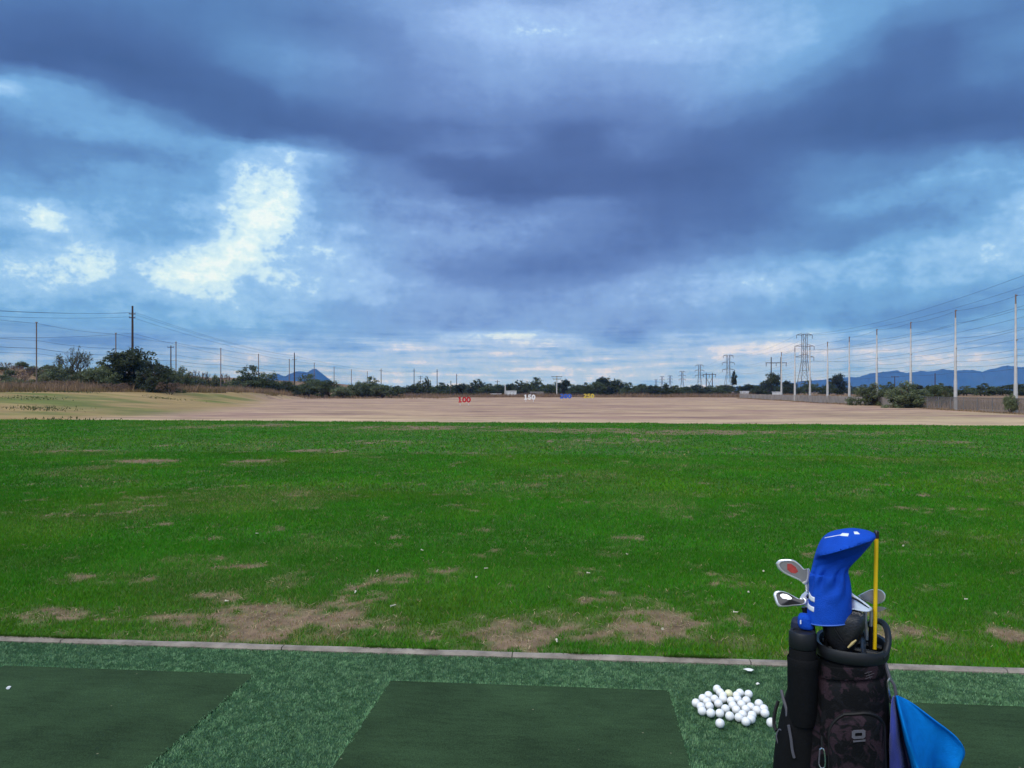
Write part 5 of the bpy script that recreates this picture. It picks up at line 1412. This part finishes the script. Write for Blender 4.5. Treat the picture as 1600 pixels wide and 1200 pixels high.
# right-hand irons
t = bthing('golf_iron', 'chrome iron with a black groove, right beside the blue headcover', 'golf club', 'clubs in the golf bag')
head(t, [(1322, 918), (1332, 927), (1345, 936), (1357, 945), (1363, 951), (1360, 956), (1348, 956), (1334, 953), (1322, 951)], -.02, .016, 'chrome', slope=-.4)
MB().tube([B(1329, 932, -.024), B(1342, 939, -.0245), B(1358, 950, -.024)], [.0035, .003, .0012], 6).build('groove', M['club_dark'], t)
shaft(t, (1361, 952, -.012), (1361, 980, -.01), .004, .004, 'satin', 'hosel'); shaft(t, (1361, 978, -.01), (1360, 1016, .0), .006, .006, 'graphite')
t = bthing('golf_wedge', 'grey wedge with a chrome edge behind the yellow stick', 'golf club', 'clubs in the golf bag')
head(t, [(1340, 931), (1350, 925.5), (1361, 921), (1372, 920.5), (1380, 924), (1384, 931), (1382, 939), (1375, 943), (1364, 944), (1352, 939), (1344, 935)], .035, .013, 'chrome', rim=.10, rim_mat='satin', recess=.0015)
shaft(t, (1349, 936, .045), (1352, 960, .04), .006, .0055, 'satin', 'hosel'); shaft(t, (1352, 960, .04), (1354, 1000, .03), .005, .005, 'satin')
t = bthing('golf_iron', 'thin silver iron edge poking out right of the yellow stick', 'golf club', 'clubs in the golf bag')
head(t, [(1362, 950), (1372, 948), (1380, 948.5), (1385, 951), (1378, 954.5), (1368, 957), (1362, 957)], .06, .016, 'satin')
shaft(t, (1364, 954, .066), (1358, 1000, .05), .005, .005, 'satin')

# yellow alignment stick
t = bthing('alignment_stick', 'yellow alignment stick with a black cap standing in the golf bag', 'stick')
shaft(t, (1369.5, 838, .02), (1366.5, 1014, .005), .0056, .0056, 'yellow', 'rod')
MB().tube([B(1370, 829, .02), B(1369.6, 830, .02), B(1369.5, 841, .02)], [.005, .0068, .0068], 10).build('cap', M['graphite'], t)

# black leather cover of a fairway wood
t = bthing('wood_cover', 'shiny black leather club cover under the blue headcover', 'club cover', 'covers in the golf bag')
RW = [(950, 1292, 1346), (956, 1286, 1352), (966, 1283, 1353), (978, 1284, 1350), (990, 1287, 1345), (1000, 1292, 1340), (1010, 1300, 1334), (1018, 1306, 1331)]
mb = MB(); rings = []
for i, (py, l, r_) in enumerate(RW):
    a, b = B(l, py, -.03), B(r_, py, -.03); cx, hw = (a[0] + b[0]) / 2, (b[0] - a[0]) / 2; hd = (.03, .045, .05, .05, .046, .042, .038, .032)[i]
    rings.append([(cx + hw * sup(q2, 2.4)[0], -.028 + hd * sup(q2, 2.4)[1] + .002 * math.sin(5 * q2 + i), a[2]) for q2 in np.linspace(0, 2 * math.pi, 40, endpoint=False)])
mb.loft(rings); cv = mb.build('cover', M['leather'], t, sub=1)
MB().tube([B(1325, 1012, -.083), B(1332, 1005, -.082), B(1338, 1000, -.080)], [.0025, .004, .002], 6).build('gold_mark', M['gold'], cv)
MB().tube(smooth_path([B(1298, 972, -.082), B(1308, 990, -.083), B(1318, 1004, -.08)]), .0022, 6).build('seam', M['zip'], cv)
# driver and its blue headcover
t = bthing('driver', 'driver shaft of black graphite below the blue headcover', 'golf club', 'clubs in the golf bag')
shaft(t, (1297, 940, -.03), (1290, 1022, -.03), .0075, .0085, 'graphite')
hc = bthing('headcover', 'royal blue driver headcover with two white stripes on its sleeve', 'club cover', 'covers in the golf bag')
HR = [(828, 1321, 1341), (829.2, 1311, 1350), (831.5, 1301, 1359), (835, 1293, 1366), (839, 1288, 1367.5), (845, 1283, 1363), (852, 1279.5, 1358), (860, 1276.5, 1351), (868, 1274, 1344), (876, 1272, 1336), (884, 1270, 1328), (890, 1269, 1323), (896, 1268, 1322),
      (903, 1267, 1324), (912, 1266.5, 1327), (924, 1265.5, 1329), (938, 1264, 1330), (952, 1262.5, 1330), (962, 1262, 1330), (969, 1262, 1329)]
HY = [h[0] for h in HR]
OFF = -.03
def hc_point(py, th, lift=0.0):
    l, r_ = np.interp(py, HY, [h[1] for h in HR]), np.interp(py, HY, [h[2] for h in HR])
    c, s = math.cos(th), math.sin(th)
    px = (l + r_) / 2 + (r_ - l) / 2 * math.copysign(abs(c) ** .86, c)
    yc = 838 + 26 * (1 - min(1, max(0, (px - 1276) / 88))) ** 1.25        # crease between crown and face
    back = np.interp(py, [828, 834, 850, 870, 890, 900, 940, 969], [.02, .045, .062, .058, .044, .046, .054, .056])
    if py < yc: fr_ = np.interp(yc - py, [0, 4, 12, 30], [.088, .083, .062, .03]) * np.interp(py, [828, 830, 836], [.35, .7, 1])
    else: fr_ = np.interp(py - yc, [0, 2, 8, 20, 34, 50, 70, 130], [.088, .070, .040, .028, .033, .044, .054, .056])
    if py > 896: fr_ = max(fr_, np.interp(py, [896, 905, 940, 969], [.044, .047, .055, .057]))
    dep = fr_ if s < 0 else back
    fold = math.exp(-((py - 900) / 13) ** 2) * -.0085 * math.sin(th * 9 + py * .09) + math.exp(-((py - 922) / 14) ** 2) * -.0040 * math.sin(th * 6 + 1 + py * .06)
    y = OFF + (dep + fold + lift) * math.copysign(abs(s) ** .9, s)
    x, _, z = B(px, py, OFF)
    if lift: x += lift * c
    return (x + fold * c * .5, y, z + (lift * .6 if py < 838 else 0))
mb = MB()
pys = [828, 828.6, 829.5, 831, 833, 835] + list(np.arange(837, 969.1, 2.0))
ths = np.linspace(0, 2 * math.pi, 96, endpoint=False)
mb.loft([[hc_point(py, th) for th in ths] for py in pys], True, False)
cov = mb.build('sleeve', M['blue_cover'], hc, auto=60)
so = cov.modifiers.new('solid', 'SOLIDIFY'); so.thickness = .002; so.offset = -1
def patch(name, pts_grid, mat, parent):
    n1, n2 = len(pts_grid), len(pts_grid[0]); mb = MB()
    mb.add([p for r_ in pts_grid for p in r_], [(i * n2 + j, i * n2 + j + 1, (i + 1) * n2 + j + 1, (i + 1) * n2 + j) for i in range(n1 - 1) for j in range(n2 - 1)])
    o = mb.build(name, M[mat], parent, auto=180); so = o.modifiers.new('solid', 'SOLIDIFY'); so.thickness = .0015; so.offset = 0
    return o
for ya, yb in ((925, 932.5), (940, 947.5)):
    patch('stripe', [[hc_point(py + (th - 3.3) * 3.2, th, .0018) for th in np.linspace(3.1, 4.02, 14)] for py in np.linspace(ya, yb, 5)], 'cover_white', cov)
for a0, a1, ya, yb in ((4.25, 4.62, 830.5, 833.6), (4.85, 5.15, 828.8, 831.0)):
    patch('emblem', [[hc_point(py, th, .0022) for th in np.linspace(a0, a1, 8)] for py in np.linspace(ya, yb, 5)], 'cover_white', cov)
MB().tube([hc_point(839 - 7.2 * tt, 3.5 + .85 * tt, .0012) for tt in np.linspace(0, 1, 16)], .0016, 6).build('piping', M['cover_white'], cov)
MB().tube([hc_point(968.5, th, .001) for th in ths], .0022, 6, closed=True).build('hem', material('hem_blue', (.05, .14, .55), .5), cov)
crease = []
for px in np.linspace(1283, 1362, 24):
    yc = 838 + 26 * (1 - min(1, max(0, (px - 1276) / 88))) ** 1.25
    l, r_ = np.interp(yc, HY, [h[1] for h in HR]), np.interp(yc, HY, [h[2] for h in HR])
    c = max(-1, min(1, (px - (l + r_) / 2) / ((r_ - l) / 2))); c = math.copysign(abs(c) ** (1 / .86), c)
    crease.append(hc_point(yc, -math.acos(max(-1, min(1, c))), .0004))
MB().tube(crease, .0011, 6).build('seam', M['blue_cover'], cov)
# small blue and navy cover behind the bottle
t = bthing('small_cover', 'small blue and navy club cover behind the black bottle', 'club cover', 'covers in the golf bag')
def rbox(rows, off, hd, mat, name, parent, p=3.0):
    mb = MB(); rings = []
    for i, (py, l, r_) in enumerate(rows):
        a, b = B(l, py, off), B(r_, py, off); cx, hw = (a[0] + b[0]) / 2, (b[0] - a[0]) / 2; k = .7 if i == 0 else 1
        rings.append([(cx + hw * sup(q2, p)[0], off + hd * k * sup(q2, p)[1], a[2]) for q2 in np.linspace(0, 2 * math.pi, 28, endpoint=False)])
    mb.loft(rings); return mb.build(name, M[mat], parent, sub=1)
nv = rbox([(964, 1240, 1268), (967, 1236, 1272), (980, 1235, 1275), (1010, 1238, 1277)], -.035, .03, 'navy', 'body', t)
rbox([(958, 1250, 1262), (962, 1246, 1268), (975, 1246, 1271), (982, 1250, 1273)], -.055, .022, 'blue_cover', 'blue_cap', t)
MB().tube([B(1251, 969, -.08), B(1251, 975, -.081)], .002, 6).build('mark', M['cover_white'], nv)

# ------------------------------------------------------------------ haze: the blue air between here and the mountains
hm = bpy.data.materials.new('haze'); hm.use_nodes = True
ht = hm.node_tree; ht.nodes.clear()
pv = ht.nodes.new('ShaderNodeVolumePrincipled')
pv.inputs['Color'].default_value = (0.06, 0.31, 1.0, 1); pv.inputs['Absorption Color'].default_value = (1, 1, 1, 1)
pv.inputs['Density'].default_value = 0.85e-4; pv.inputs['Anisotropy'].default_value = 0.0
ho = ht.nodes.new('ShaderNodeOutputMaterial'); ht.links.new(pv.outputs[0], ho.inputs['Volume'])
mb = MB(); mb.box((0, 5600, 184), (26000, 13600, 376))
hz = mb.build('haze', hm, None, smooth=False)
tag(hz, 'thin blue evening haze in front of the mountains', 'haze', kind='stuff')
